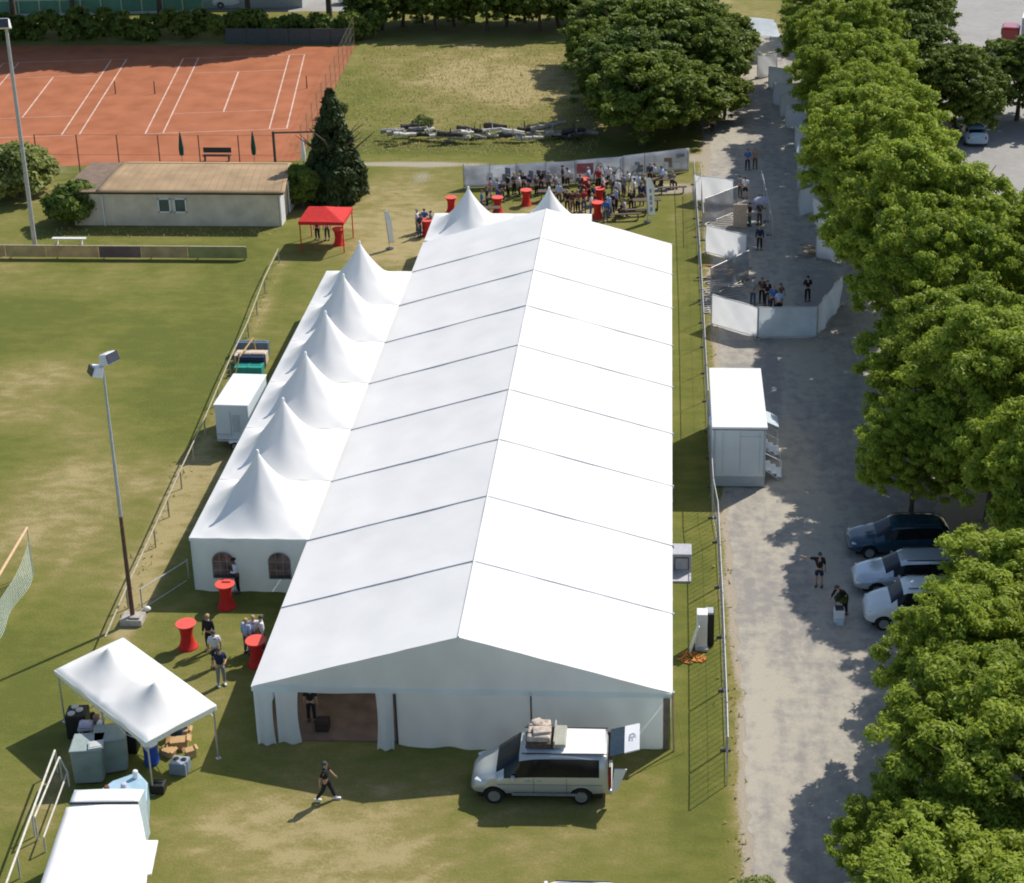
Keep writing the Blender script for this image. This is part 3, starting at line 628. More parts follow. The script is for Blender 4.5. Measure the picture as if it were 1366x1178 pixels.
# wide-mesh barriers inside the queue
cb = thing('crowd_barrier', 'thin see-through barrier line running along the middle of the lane', 'barrier', (0, 0, 0))
a = G(1015, 262); c = G(1030, 333)
for i in range(4): fence_panel(cb, (a.lerp(c, i/4)).xy, (a.lerp(c, (i+1)/4-.01)).xy, h=1.9, gap=.5, fr=.02)
cb2 = thing('crowd_barrier', 'see-through fence run behind the far white tarpaulin at the left lane edge', 'barrier', (0, 0, 0))
for i in range(3): a = Vector((17.1, 52+3.4*i)); fence_panel(cb2, a, a+Vector((0, 3.3)), h=1.9, gap=.3)
r = random.Random(9)
bdn = [(968, 300, .2), (975, 380, .3), (965, 412, .1), (985, 330, .2), (972, 395, .35)]  # flat slats added to imitate the striped fence shadows on the ground
for i, (px_, py_, rz) in enumerate(bdn):
    g_ = G(px_, py_); b = MB()
    for k in range(7): b.box((0, k*.34, .05), (2.2+r.uniform(-.2, .4), .13, .04), rz=r.uniform(-.03, .03))
    for k in (-.8, .8): b.box((k, 1.0, .02), (.1, 2.3, .03))
    nm_l = ['inside the farthest bay', 'in the near bay, farther one of its two upper ones', 'nearest, just behind the slanting white tarpaulin', 'behind the middle white tarpaulin', 'in the near bay below the brown planks']
    tag(b.build('shadow_slats', mat('shadow_slat_grey', (.38, .36, .34), .85, .2, 2), loc=(g_.x, g_.y-.6, 0)), 'grey slats imitating fence shadows '+nm_l[i], 'shadow stripes', 'slats imitating fence shadows in the queue bays').rotation_euler = (0, 0, rz)
g_ = G(973, 372); b = MB()
for i in range(8): b.box((r.uniform(-.9, .9), r.uniform(-.5, .5), .12+.09*i), (1.9, .16, .05), rz=r.uniform(.1, 1.0), ry=r.uniform(-.12, .12))
tag(b.build('plank_pile', mat('orange_planks', (.34, .19, .10), .85, .25, 2), loc=(g_.x, g_.y, 0)), 'pile of brown planks inside the near bay of the queue fences', 'planks')
g_ = G(987, 304); tag(MB().box((0, 0, .85), (.9, .08, 1.6)).box((-.4, .2, .4), (.05, .4, .8)).box((.4, .2, .4), (.05, .4, .8)).build('wooden_stand', mat('pale_ply', (.55, .42, .30), .8), loc=(g_.x, g_.y, 0)), 'pale plywood stand inside the far bay of the queue fences', 'stand')
# far tented cover over the lane
fc = thing('lane_canopy', 'bluish white sheet roof on posts at the far end of the lane', 'canopy', (22.6, 101.5, 0), .1)
b = MB(); b.grid(lambda u, v: ((u-.5)*4.4, (v-.5)*7, 2.1-.3*math.sin(PI*v*2)*u+.25*math.sin(PI*u)), 16, 14); b.build('sheet', tarpb, fc, smooth=True)
for sx in (-2.1, 2.1):
    for sy in (-3.3, 3.3): MB().tube((sx, sy, 0), (sx, sy, 2.1), .04).build('post', steel, fc)
# ------------------------------------------------------------------ white container on the lane
ct = thing('container', 'white sanitary container with steps on its right side, parked on the lane edge', 'container', (16.94, 19.28, 0))
Wc, Lc, Hc = 2.44, 6.32, 3.1; cw = mat('container_white', (.66, .71, .72), .5, .05, .8, .05)
MB().box((Wc/2, Lc/2, (Hc-.06+.62)/2), (Wc, Lc, Hc-.06-.62)).build('wall', cw, ct)
MB().box((Wc/2, Lc/2, .34), (Wc-.04, Lc-.1, .56)).build('plinth', mat('container_plinth', (.42, .47, .48), .6, .06, 2), ct)
b = MB(); b.rbox((Wc/2, Lc/2, Hc+.03), (Wc+.12, Lc+.14, .12), .03)
b.build('roof', whitep, ct)
MB().box((Wc/2, -.012, Hc-.06), (Wc+.08, .03, .05)).build('roof_trim', darkm, ct)
tr = MB()
for x in (.06, Wc-.06): tr.box((x, -.012, (Hc+.6)/2), (.1, .025, Hc-.72))
for x in (.45, 1.25, Wc-.28): tr.box((x, -.01, (Hc+.6)/2), (.014, .02, Hc-1.0))
tr.box((1.75, -.01, Hc-.42), (1.0, .02, .014)); tr.build('panel_joint', mat('joint_grey', (.45, .5, .52), .6), ct)
for y in (.9, 3.2): MB().box((Wc+.02, y+.5, 1.75), (.04, .85, 1.95)).build('door', mat('door_grey', (.55, .58, .58), .5), ct)
for y, lb in ((.7, None), (2.9, None)):
    st = MB()
    for k in range(3): st.box((Wc+.2+.26*k, y+.55, .52-.17*k), (.26, .95, .04))
    for yy in (y+.1, y+1.0): st.path([(Wc+.05, yy, 1.4), (Wc+.8, yy, 1.0), (Wc+.8, yy, 0)], .02, 5); st.tube((Wc+.1, yy, .5), (Wc+.75, yy, 0), .025, None, 5)
    st.build('steps', whitep, ct)
MB().grid(lambda u, v: (Wc+.05+.75*u, 3.1+1.2*v, 1.95-.35*u), 4, 4).build('awning', mat('awning_grey', (.42, .5, .54), .6), ct, solid=.03)
MB().box((-.08, 1.9, 2.5), (.14, .4, .3)).build('vent_box', whitep, ct)
# ------------------------------------------------------------------ small things in the strip
g_ = G(909, 758); t = thing('air_conditioner', 'grey air conditioning box in the strip beside the tent, farther than the heater', 'air conditioner', (g_.x, g_.y, 0))
MB().rbox((0, 0, .5), (.85, .9, .9), .04).build('housing', mat('ac_grey', (.42, .42, .47), .6), t)
MB().box((.0, -.46, .5), (.62, .02, .62)).build('grille', darkm, t); MB().box((0, -.475, .5), (.54, .012, .54)).build('grille_panel', mat('ac_grey2', (.38, .38, .43), .6), t); MB().box((-.25, -.7, .04), (1.3, .9, .08)).build('base', mat('ac_base', (.45, .44, .48), .7), t)
g_ = G(936, 862); t = thing('heater', 'white heater cabinet beside the long tent, above the orange patch on the grass', 'heater', (g_.x, g_.y, 0))
MB().rbox((0, 0, .85), (.42, .5, 1.5), .03).build('cabinet', whitep, t); MB().box((.32, .2, .75), (.32, .4, 1.4)).build('back_unit', black, t); MB().box((.3, .2, 1.5), (.3, .4, .08)).build('top_cap', alu, t)
MB().box((.0, -.1, .06), (.5, .6, .1)).build('base', alu, t)
g_ = G(926, 868); o = MB().box((0, 0, .6), (.04, .5, 1.35), ry=.28).build('leaning_board', whitep, loc=(g_.x, g_.y, 0)); tag(o, 'white board leaning against the heater', 'board')
g_ = G(922, 878); b = MB(); r = random.Random(4)
for i in range(60):
    a_ = r.uniform(0, 2*PI); d_ = .5*math.sqrt(r.random()); b.box((d_*math.cos(a_)*1.1, d_*math.sin(a_)*.8, .03), (.14, .05, .05), rz=r.uniform(0, 3))
tag(b.build('orange_cable', mat('orange_plastic', (.62, .24, .05), .7, .2, 5), loc=(g_.x, g_.y, 0)), 'heap of orange cable on the grass below the heater', 'cable')
# ------------------------------------------------------------------ vehicles
def catmull(st, n):
    out_ = []
    for i in range(len(st)-1):
        p0 = st[max(0, i-1)]; p1 = st[i]; p2 = st[i+1]; p3 = st[min(len(st)-1, i+2)]
        for k in range(n):
            t = k/n; out_.append([.5*((2*b)+(-a+c)*t+(2*a-5*b+4*c-d)*t*t+(-a+3*b-3*c+d)*t**3) for a, b, c, d in zip(p0, p1, p2, p3)])
    out_.append(list(st[-1])); return out_
def car_body(par, st, wins, wheels, wr, paint, nsub=3, glassm=None, arch=1.18):
    """st: stations (x, zbot, wbot, zmid, wmid, zbelt, wbelt, zrail, wrail, ztop); wins: list of (x0,x1,rowset)"""
    P_ = catmull(st, nsub); bm = bmesh.new(); rows = []
    for s in P_:
        x, zb, wb_, zm, wm, zl, wl, zr, wr_, zt = s
        hp = [(wb_*.6, zb), (wb_, zb+.05), (wm, zm), (wm*1.0, (zm+zl)/2), (wl, zl), (wl*.6+wr_*.4, zl*.6+zr*.4), (wr_*1.0+.0, zr), (wr_*.86, zr+(zt-zr)*.72), (wr_*.5, zt-.008), (0, zt)]
        ring = [bm.verts.new((x, -y, z)) for y, z in hp] + [bm.verts.new((x, y, z)) for y, z in reversed(hp[:-1])]
        rows.append(ring)
    K = len(rows[0])
    for i in range(len(rows)-1):
        xm = (P_[i][0]+P_[i+1][0])/2; slope = abs(P_[i+1][9]-P_[i][9])/max(.001, abs(P_[i+1][0]-P_[i][0]))
        for k in range(K):
            f = bm.faces.new((rows[i][k], rows[i][(k+1) % K], rows[i+1][(k+1) % K], rows[i+1][k])); f.smooth = True
            kk = k if k < 9 else (K-2-k)   # mirrored band index
            f.material_index = 0
            for (x0, x1, kind) in wins:
                if x0 <= xm <= x1:
                    if kind == 'side' and kk in (4, 5): f.material_index = 1
                    if kind == 'front' and kk in (6, 7, 8): f.material_index = 1
            if k == K-1: f.material_index = 0
    bm.faces.new(rows[0]); bm.faces.new(list(reversed(rows[-1])))
    bmesh.ops.recalc_face_normals(bm, faces=bm.faces[:])
    me = bpy.data.meshes.new('body'); bm.to_mesh(me); bm.free()
    gm = glassm or glass; me.materials.append(paint); me.materials.append(gm); me.materials.append(black)
    o = bpy.data.objects.new('body', me); C.objects.link(o)
    cm = MB()
    for wx in wheels:
        for sy in (-1, 1): cm.tube((wx, sy*.62, wr), (wx, sy*1.4, wr), wr*arch, None, 28)
    co = cm.build('cutter', black); 
    md = o.modifiers.new('b', 'BOOLEAN'); md.operation = 'DIFFERENCE'; md.object = co; md.solver = 'EXACT'
    try: md.material_mode = 'TRANSFER'
    except Exception: pass
    dg = bpy.context.evaluated_depsgraph_get(); m2_ = bpy.data.meshes.new_from_object(o.evaluated_get(dg)); o.modifiers.clear(); bpy.data.objects.remove(co)
    # separate the glass from the painted body
    def part(ids, nm, mm):
        b2 = bmesh.new(); b2.from_mesh(m2_); bmesh.ops.delete(b2, geom=[f for f in b2.faces if f.material_index not in ids], context='FACES')
        for f in b2.faces: f.material_index = 0 if ids[0] != 0 or f.material_index == 0 else 1
        me_ = bpy.data.meshes.new(nm); b2.to_mesh(me_); b2.free()
        for q_ in mm: me_.materials.append(q_)
        me_.set_sharp_from_angle(angle=rad(38)); o_ = bpy.data.objects.new(nm, me_); C.objects.link(o_); o_.parent = par; return o_
    bd_ = part([0, 2], 'body', [paint, black]); wn_ = part([1], 'window', [gm]); bpy.data.objects.remove(o)
    return bd_
def wheel(par, x, y, r_, wd=.22):
    s = 1 if y > 0 else -1
    b = MB(); n = 28; prof = [(r_*.62, -wd/2), (r_*.95, -wd/2), (r_, -wd*.3), (r_, wd*.3), (r_*.95, wd/2), (r_*.62, wd/2)]
    def rot(bx, par_, nm, mt, p_=None):
        M = Matrix.Rotation(PI/2, 3, 'X'); bx.v = [tuple(M@Vector(v)+Vector((x, y, r_))) for v in bx.v]; return bx.build(nm, mt, par_, smooth=False, auto=40)
    w_ = rot(b.lathe(prof, n=n), par, 'wheel', rubber)
    rm = MB().lathe([(.01, -wd*.56), (r_*.2, -wd*.57), (r_*.5, -wd*.52), (r_*.63, -wd*.56), (r_*.64, wd*.56), (r_*.5, wd*.52), (r_*.2, wd*.57), (.01, wd*.56)], n=n)
    for k in range(6):
        a_ = k*PI/3; rm.box((math.cos(a_)*r_*.36, math.sin(a_)*r_*.36, 0), (r_*.5, r_*.13, wd*1.16), rz=a_)
    rot(rm, w_, 'rim', mat('alloy_rim', (.42, .43, .44), .35, .1, 4, metal=.7)); return w_
silver = mat('silver_green_paint', (.50, .53, .51), .3, .04, 1, metal=.35, coat=.6)
# big van: x forward from rear(0) to front(4.75)
va = G(815, 1078); vf = G(640, 1062)
vdir = math.atan2((vf-va).y, (vf-va).x)
vc = G(728, 1072); VAN = thing('van', 'silver van with roof luggage and raised tailgate, parked in front of the marquee', 'van', (12.85, -2.15, 0), PI+rad(0.5))
st = [(0.0, .42, .74, .60, .86, .98, .86, 1.55, .76, 1.72), (.06, .36, .80, .60, .93, 1.08, .92, 1.66, .80, 1.86), (.3, .34, .84, .62, .95, 1.12, .94, 1.74, .80, 1.89), (1.2, .33, .86, .62, .955, 1.12, .945, 1.77, .81, 1.93), (2.4, .33, .86, .62, .955, 1.11, .945, 1.76, .81, 1.92),
      (2.95, .33, .86, .62, .955, 1.09, .94, 1.66, .78, 1.83), (3.2, .33, .86, .62, .955, 1.07, .935, 1.56, .76, 1.74), (3.75, .33, .86, .62, .95, 1.03, .92, 1.20, .74, 1.32), (4.0, .33, .85, .62, .93, .98, .88, 1.06, .70, 1.14), (4.4, .32, .80, .58, .88, .82, .80, .92, .62, .99), (4.62, .32, .72, .52, .78, .68, .70, .76, .52, .82), (4.74, .34, .58, .48, .62, .56, .56, .62, .42, .66)]
car_body(VAN, st, [(.28, 3.55, 'side'), (3.02, 3.82, 'front')], (.92, 3.92), .33, silver)
for wx in (.92, 3.92):
    for sy in (-1, 1): wheel(VAN, wx, sy*.85, .33)
b = MB(); 
for x in (1.42, 2.62): b.box((x, .955, 1.45), (.07, .03, .52)).box((x, -.945, 1.42), (.07, .03, .52))
MB().box((2.35, -.0, .22), (4.3, 1.5, .16)).build('underbody', black, VAN)
for s in (-1, 1):
    MB().box((2.15, s*.962, .42), (2.3, .02, .10)).build('side_skirt', mat('trim_grey', (.2, .21, .2), .6), VAN)
    MB().box((2.0, s*.966, .82), (3.6, .012, .015)).build('side_moulding', mat('trim_line', (.25, .26, .25), .6), VAN)
    for x in (1.42, 2.55): MB().box((x, s*.962, .75), (.012, .012, .62)).build('door_gap', darkm, VAN)
    for x in (2.35, 2.75): MB().box((x, s*.97, .96), (.18, .03, .035)).build('door_handle', alu, VAN)
    m_ = MB().rbox((3.25, s*1.07, 1.12), (.14, .22, .18), .04); m_.build('mirror', silver, VAN)
    MB().rbox((4.45, s*.70, .78), (.3, .2, .14), .05, rz=-s*.5).build('headlight', mat('lamp_glass', (.6, .65, .68), .1, coat=1), VAN)
    MB().box((1.5, s*.72, 1.925), (2.9, .035, .03)).build('roof_rail', darkm, VAN)
    MB().box((-.01, s*.78, 1.0), (.05, .12, .5)).build('tail_light', mat('tail_red', (.5, .02, .02), .2), VAN)
MB().rbox((4.62, 0, .45), (.22, 1.2, .18), .06).build('bumper', mat('trim_grey', (1, 1, 1)), VAN); MB().box((4.70, 0, .62), (.03, .5, .10)).build('grille', darkm, VAN)
MB().rbox((-.03, 0, .42), (.2, 1.65, .2), .05).build('rear_bumper', silver, VAN)
MB().box((.02, 0, 1.1), (.05, 1.35, 1.2)).build('boot_opening', mat('boot_dark', (.03, .02, .02), .8), VAN)
# pale roof skin
b = MB(); b.grid(lambda u, v: (.12+2.75*u, (v-.5)*1.38, 1.955+(-.035*(2*v-1)**2)-.03*abs(u-.45)), 12, 8); b.build('roof_panel', whitep, VAN, smooth=True)
# tailgate hinged at the roof edge, pointing back and slightly up
tg = MB(); tl = 1.05
def tgf(u, v): return (-.02-tl*u, (v-.5)*(1.5-.08*u), 1.88+.30*u-.05*(2*v-1)**2)
t1 = MB(); t1.grid(lambda u, v: tgf(.52+.48*u, v), 8, 8); to = t1.build('tailgate', whitep, VAN, solid=.05)
t2 = MB(); t2.grid(lambda u, v: tgf(.04+.47*u, v), 8, 8); t2.build('tailgate_glass', mat('tail_glass', (.03, .05, .07), .1), to, solid=.04)
mk = MB(); mkm = mat('grey_emblem', (.30, .31, .36), .6)
for (u0, v0, u1, v1) in ((.66, .40, .72, .55), (.72, .38, .80, .44), (.72, .52, .84, .56), (.80, .40, .84, .55), (.64, .48, .70, .66), (.74, .58, .78, .68), (.86, .45, .88, .6)):
    mk.add([(*tgf(u0, v0)[:2], tgf(u0, v0)[2]+.034), (*tgf(u1, v0)[:2], tgf(u1, v0)[2]+.034), (*tgf(u1, v1)[:2], tgf(u1, v1)[2]+.034), (*tgf(u0, v1)[:2], tgf(u0, v1)[2]+.034)], [(0, 1, 2, 3)])
mk.build('emblem', mkm, to)
MB().tube((.0, -.62, 1.85), (-.05, -.62, .75), .05).build('gas_strut', darkm, to)
d_ = MB(); d_.grid(lambda u, v: (-.12-.42*u*(.4+.6*v)-.1*v, .84+.02*v, .48+.95*v), 4, 6); d_.build('open_flap', whitep, VAN, solid=.05)
MB().box((-.06, .70, .95), (.1, .1, .8)).build('red_inner_panel', mat('inner_red', (.25, .04, .03), .6), VAN)
# roof luggage
vx, vy = VAN.location.x, VAN.location.y
def vl(x, y, z): return (vx-x, vy-y, z)
lg = thing('roof_luggage', 'beige and brown bundled luggage strapped on the roof of the silver van', 'luggage', vl(2.28, 0, 1.98), PI)
b = MB(); b.rbox((.05, 0, .05), (1.0, 1.15, .1), .03); b.build('rack', darkm, lg)
cl1 = mat('beige_canvas', (.42, .34, .26), .9, .25, 5, .6, col2=(.52, .45, .38)); 
bm_ = MB(); bm_.rbox((.1, .12, .28), (.82, .85, .36), .12, seg=3); bm_.rbox((-.02, -.38, .26), (.5, .4, .3), .1, seg=3); bm_.rbox((.2, -.32, .36), (.4, .36, .3), .1, rz=.5, seg=3); bm_.rbox((.02, .2, .5), (.6, .4, .12), .05, rz=.2)
bm_.build('canvas_bundle', cl1, lg, smooth=True)
MB().rbox((.1, .5, .17), (.85, .3, .2), .07, seg=3).build('brown_bag', mat('brown_bag', (.09, .06, .05), .8, .3, 5, .5), lg)
st_ = MB()
for yy in (-.1, .3): st_.path([(-.36, yy, .1), (-.34, yy, .48), (.52, yy, .48), (.55, yy, .1)], .012, 4)
st_.build('strap', darkm, lg); MB().rbox((-.62, .0, .10), (.42, 1.1, .16), .05).build('board_bag', mat('greenish_canvas', (.36, .36, .30), .8, .15, 3), lg)
MB().box((-.44, 0, .2), (.05, 1.2, .28)).build('side_board', mat('greenish_canvas', (1, 1, 1)), lg)
# cars under the trees
def estate(name, label, cat, loc, rz, paint, L_=4.5, h=1.45, w=.88, roofm_=None):
    t = thing(name, label, cat, loc, rz); k = L_/4.5; hh = h/1.45; ww = w/.88
    st = [(0, .38, .66, .55, .74, .72, .72, .86, .56, .92), (.12, .30, .76, .55, .83, .86, .80, 1.1, .60, 1.2), (.45, .26, .80, .56, .875, .94, .84, 1.30, .64, 1.38), (1.2, .25, .82, .56, .88, .94, .85, 1.36, .66, 1.45), (2.2, .25, .82, .56, .88, .93, .85, 1.35, .66, 1.44),
          (2.65, .25, .82, .56, .88, .91, .84, 1.26, .62, 1.34), (3.25, .25, .82, .56, .87, .87, .82, .94, .66, 1.0), (3.6, .26, .80, .55, .86, .82, .78, .88, .62, .93), (4.1, .27, .76, .52, .82, .72, .70, .79, .54, .84), (4.38, .29, .64, .46, .70, .60, .60, .66, .46, .70), (4.5, .32, .5, .42, .55, .5, .48, .54, .38, .56)]
    st = [(s[0]*k, s[1], s[2]*ww, s[3]*hh, s[4]*ww, s[5]*hh, s[6]*ww, s[7]*hh, s[8]*ww, s[9]*hh) for s in st]
    car_body(t, st, [(.5*k, 3.0*k, 'side'), (2.68*k, 3.22*k, 'front'), (.1*k, .42*k, 'front')], (.85*k, 3.6*k), .31, paint, nsub=2)
    for wx in (.85*k, 3.6*k):
        for sy in (-1, 1): wheel(t, wx, sy*.77*ww, .31, .2)
    for s in (-1, 1):
        MB().rbox((2.75*k, s*(.95*ww), .95*hh), (.12, .2, .13), .04).build('mirror', paint, t); MB().rbox((4.2*k, s*.58*ww, .64*hh), (.24, .22, .11), .04, rz=-s*.5).build('headlight', mat('lamp_glass', (1, 1, 1)), t)
        MB().rbox((.06*k, s*.64*ww, .8*hh), (.14, .16, .22), .03).build('tail_light', mat('tail_red', (1, 1, 1)), t)
        MB().box((1.5*k, s*.52*ww, 1.46*hh), (1.8*k, .03, .03)).build('roof_rail', darkm, t)
    MB().box((2.2*k, 0, .2), (3.9*k, 1.3, .12)).build('underbody', black, t); return t
blue = mat('dark_blue_paint', (.012, .05, .085), .25, .1, 1, coat=1); lightsil = mat('pale_silver_paint', (.52, .58, .62), .25, .04, 1, metal=.4, coat=.8)
estate('parked_car', 'dark blue car parked nose out under the trees, farthest of the three', 'car', (27.1, 14.2, 0), PI+.06, blue)
estate('parked_car', 'pale silver estate car parked between the dark blue car and the boxy white one', 'car', (27.2, 11.2, 0), PI+.04, lightsil, 4.6, 1.5)
t = estate('parked_car', 'boxy white car, nearest of the three parked under the trees', 'car', (26.4, 8.6, 0), PI+.02, mat('off_white_paint', (.62, .68, .70), .3, .03, 1, coat=.6), 3.6, 1.75, .84)
estate('parked_car', 'light blue car standing at the far car park beside the dark tree', 'car', G(1303, 198).to_tuple(), PI*.5, mat('light_blue_paint', (.25, .38, .5), .3, coat=.8))
estate('parked_car', 'white car partly hidden by trees at the right edge by the car park', 'car', (G(1322, 262)).to_tuple(), PI*.9, whitep)
estate('parked_car', 'second white car in the car park, closer than the first and almost hidden by leaves', 'car', (G(1330, 290)).to_tuple(), PI*.9, whitep)
for i, (px_, py_, pn_, lb) in enumerate(((285, 9, whitep, 'white car on the back lane, left of the two'), (305, 6, lightsil, 'silver car on the back lane behind the clay court, right of the white one'), (452, 5, whitep, 'white car on the back lane near the corner of the clay court'))):
    g_ = G(px_, py_); estate('parked_car', lb, 'car', (g_.x, g_.y, 0), .1+PI*(i % 2), pn_)
estate('parked_car', 'white car roof just entering the picture at the bottom edge', 'car', (9.6+4.1, -9.05, 0), PI, whitep, 4.3, 1.5)
# red and white lorry at the top right
g_ = G(1350, 74); t = thing('lorry', 'lorry with red cab and pale box at the right edge of the picture', 'lorry', (g_.x, g_.y, 0), -.25)
MB().rbox((3.2, 2.2, 1.95), (5.2, 2.4, 2.6), .08).build('box_body', mat('lorry_box', (.50, .48, .55), .5), t); MB().box((3.2, 2.2, 3.27), (5.2, 2.4, .05)).build('box_roof', whitep, t)
MB().rbox((-.35, 2.2, 1.35), (1.6, 2.2, 1.9), .25, seg=3).build('cab', mat('lorry_red', (.38, .03, .035), .3, coat=.6), t); MB().box((-.9, 2.2, 1.85), (.6, 1.9, .55)).build('windscreen', glass, t)
MB().box((2.5, 2.2, .5), (6.5, 1.2, .25)).build('chassis', black, t)
for wx in (0, 4.6):
    for sy in (1.15, 3.25): wheel(t, wx, sy, .45, .3)
# ------------------------------------------------------------------ white truck lower left, seen from behind and above
TZ = 2.8; c = [Vector((*G(*q_, TZ)[:2], TZ)) for q_ in ((34, 1240), (184, 1240), (184.8, 1074.6), (88.5, 1078))]
tk = thing('box_truck', 'big white box truck with a side flap, cut by the bottom left corner', 'truck', (-3.0, -9, 0), 0)
l0 = Vector((-3.0, -9, 0)); loc_ = lambda v: (v.x+3.0, v.y+9, v.z)
b = MB()
def trf(u, v):
    a = c[0].lerp(c[3], v); e = c[1].lerp(c[2], v); q_ = a.lerp(e, u); q_ = q_+Vector((.28*math.sin(PI*v)*u, 0, .04*math.sin(PI*u)+.008*wob(u*3, v*5))); return loc_(q_)
b.grid(trf, 16, 20); b.build('roof', pvc, tk, smooth=True, solid=.07)
fl = [loc_(v)[:2] for v in c]; ins = [(fl[0][0]+.06, fl[0][1]), (fl[1][0]-.1, fl[1][1]), (fl[2][0]-.06, fl[2][1]-.05), (fl[3][0]+.06, fl[3][1]-.05)]
MB().prism(ins, .55, TZ-.06).build('box_wall', pvcw, tk); MB().prism([(a*.9, b_*.97) for a, b_ in ins], .3, .55).build('chassis', black, tk)
cc = [Vector((*G(*q_, 2.55)[:2], 2.55)) for q_ in ((93, 1072), (185, 1071), (193, 1050), (99, 1052))]
b = MB(); b.grid(lambda u, v: loc_(cc[0].lerp(cc[1], u).lerp(cc[3].lerp(cc[2], u), v)+Vector((0, 0, .03*math.sin(PI*u)-.10*v*v))), 12, 6); b.build('cab_roof', whitep, tk, smooth=True, solid=.06)
cl_ = [loc_(v)[:2] for v in cc]; MB().prism([cl_[0], cl_[1], cl_[2], cl_[3]], .7, 2.5).build('cab', mat('cab_blue_white', (.45, .56, .62), .4), tk)
MB().tube(loc_(cc[0]+Vector((0, -.06, .06))), loc_(cc[1]+Vector((0, -.06, .06))), .035).build('roof_gap', darkm, tk)
hc = [Vector((*G(*q_, 1.35)[:2], 1.35)) for q_ in ((120, 1063), (196, 1068), (197, 1043), (184, 1029), (150, 1041))]
b = MB(); b.prism([loc_(v)[:2] for v in hc], .5, 1.35); b.build('bonnet', mat('pale_blue_bonnet', (.36, .52, .62), .35, .15, 2, coat=.4), tk, bevel=.05)
for s, x in ((-1, -4.0), (1, -2.25)):
    for y in (-10.6, -6.6): wheel(tk, x+3.0, y+9, .42, .28)
fq = [Vector((*G(*q_, 1.35)[:2], 1.35)) for q_ in ((190, 1121), (211, 1121), (202, 1166), (190, 1168))]
MB().prism([loc_(v)[:2] for v in fq], 1.3, 1.36).build('side_flap', whitep, tk)
for (px_, py_, hh, mt, nm, lb) in ((143, 1056, .28, mat('brown_bottle', (.2, .08, .05), .4), 'mug', 'small brown mug lying on the pale blue bonnet'), (181, 1036, .3, whitep, 'paper_cup', 'white cup near the tip of the pale blue bonnet'), (165, 1050, .2, mat('pinkish', (.55, .5, .6), .6), 'cloth', 'crumpled pale cloth on the pale blue bonnet')):
    g_ = G(px_, py_, 1.4); tag(MB().lathe([(.08, 0), (.10, hh*.3), (.09, hh*.9), (.06, hh)], n=10).build(nm, mt, loc=(g_.x, g_.y, 1.355)), lb, nm.replace('_', ' '))
# ------------------------------------------------------------------ small white trailer by the peaked tents
tt = thing('box_trailer', 'small white box trailer with a wheel arch standing left of the peaked tents', 'trailer', (-7.22, 22.5, 0), rad(-2))
MB().rbox((.86, 1.85, 1.37), (1.66, 3.5, 1.95), .05).build('box_wall', mat('trailer_white', (.60, .66, .70), .5, .04, 1), tt); MB().rbox((.86, 1.85, 2.38), (1.72, 3.56, .07), .02).build('roof', whitep, tt)
b = MB(); b.box((.78, .085, 1.4), (.02, .02, 1.3)); b.box((1.05, .085, 1.4), (.35, .02, .9)); b.build('rear_door', mat('door_blue_grey', (.45, .5, .55), .6), tt)  # blue-grey strip and panel on the rear door
b = MB(); b.box((.4, .07, .82), (.7, .05, .03)); b.box((.85, .07, .5), (1.6, .06, .08)); b.build('rear_trim', alu, tt)
MB().box((.86, 1.85, .38), (1.5, 3.3, .08)).build('chassis', darkm, tt); wheel(tt, .98, -.02, .25, .2).rotation_euler = (0, 0, 0)
MB().rbox((.98, .02, .47), (.66, .28, .12), .05).build('mudguard', whitep, tt)
wheel(tt, -.0, 1.8, .3, .2); MB().tube((.8, 3.6, .4), (.8, 4.7, .4), .05).build('drawbar', darkm, tt)
st_items = [((333, 497), (1.5, .7, .45), mat('turquoise_plastic', (.03, .30, .24), .5, .1), 'turquoise_crate', 'flat turquoise crate just behind the small white trailer', 'crate'),
            ((336, 491), (1.5, .5, .75), mat('dark_navy_box', (.02, .03, .06), .5), 'navy_box', 'dark navy box between turquoise crate and wooden panel', 'box'),
            ((336, 484), (1.7, .8, .6), mat('pale_ply2', (.62, .50, .38), .8), 'plywood_box', 'pale plywood box in the stack behind the small trailer', 'box'),
            ((338, 473), (1.8, .4, .8), mat('slate_blue_box', (.12, .17, .22), .6), 'slate_box', 'slate blue box at the back of the stack behind the small trailer', 'box')]
for q_, d_, mt, nm, lb, ct_ in st_items:
    g_ = G(*q_); tag(MB().rbox((0, 0, d_[2]/2), d_, .03).box((0, 0, d_[2]+.01), (d_[0]*.9, d_[1]*.12, .03)).box((0, 0, d_[2]+.012), (.06, d_[1]*.9, .03)).build(nm, mt, loc=(g_.x, g_.y, 0)), lb, ct_)
g_ = G(320, 492); b = MB(); b.path([(0, -1.2, 0), (.2, -.6, 1.0), (.5, 1.4, 1.2), (.6, 1.5, 0)], .04, 5).tube((-.3, -.2, .05), (.5, .8, .1), .05); tag(b.build('wooden_trestle', mat('ochre_wood', (.5, .33, .12), .8), loc=(g_.x, g_.y, 0)), 'ochre wooden trestle beside the crates behind the small trailer', 'trestle')
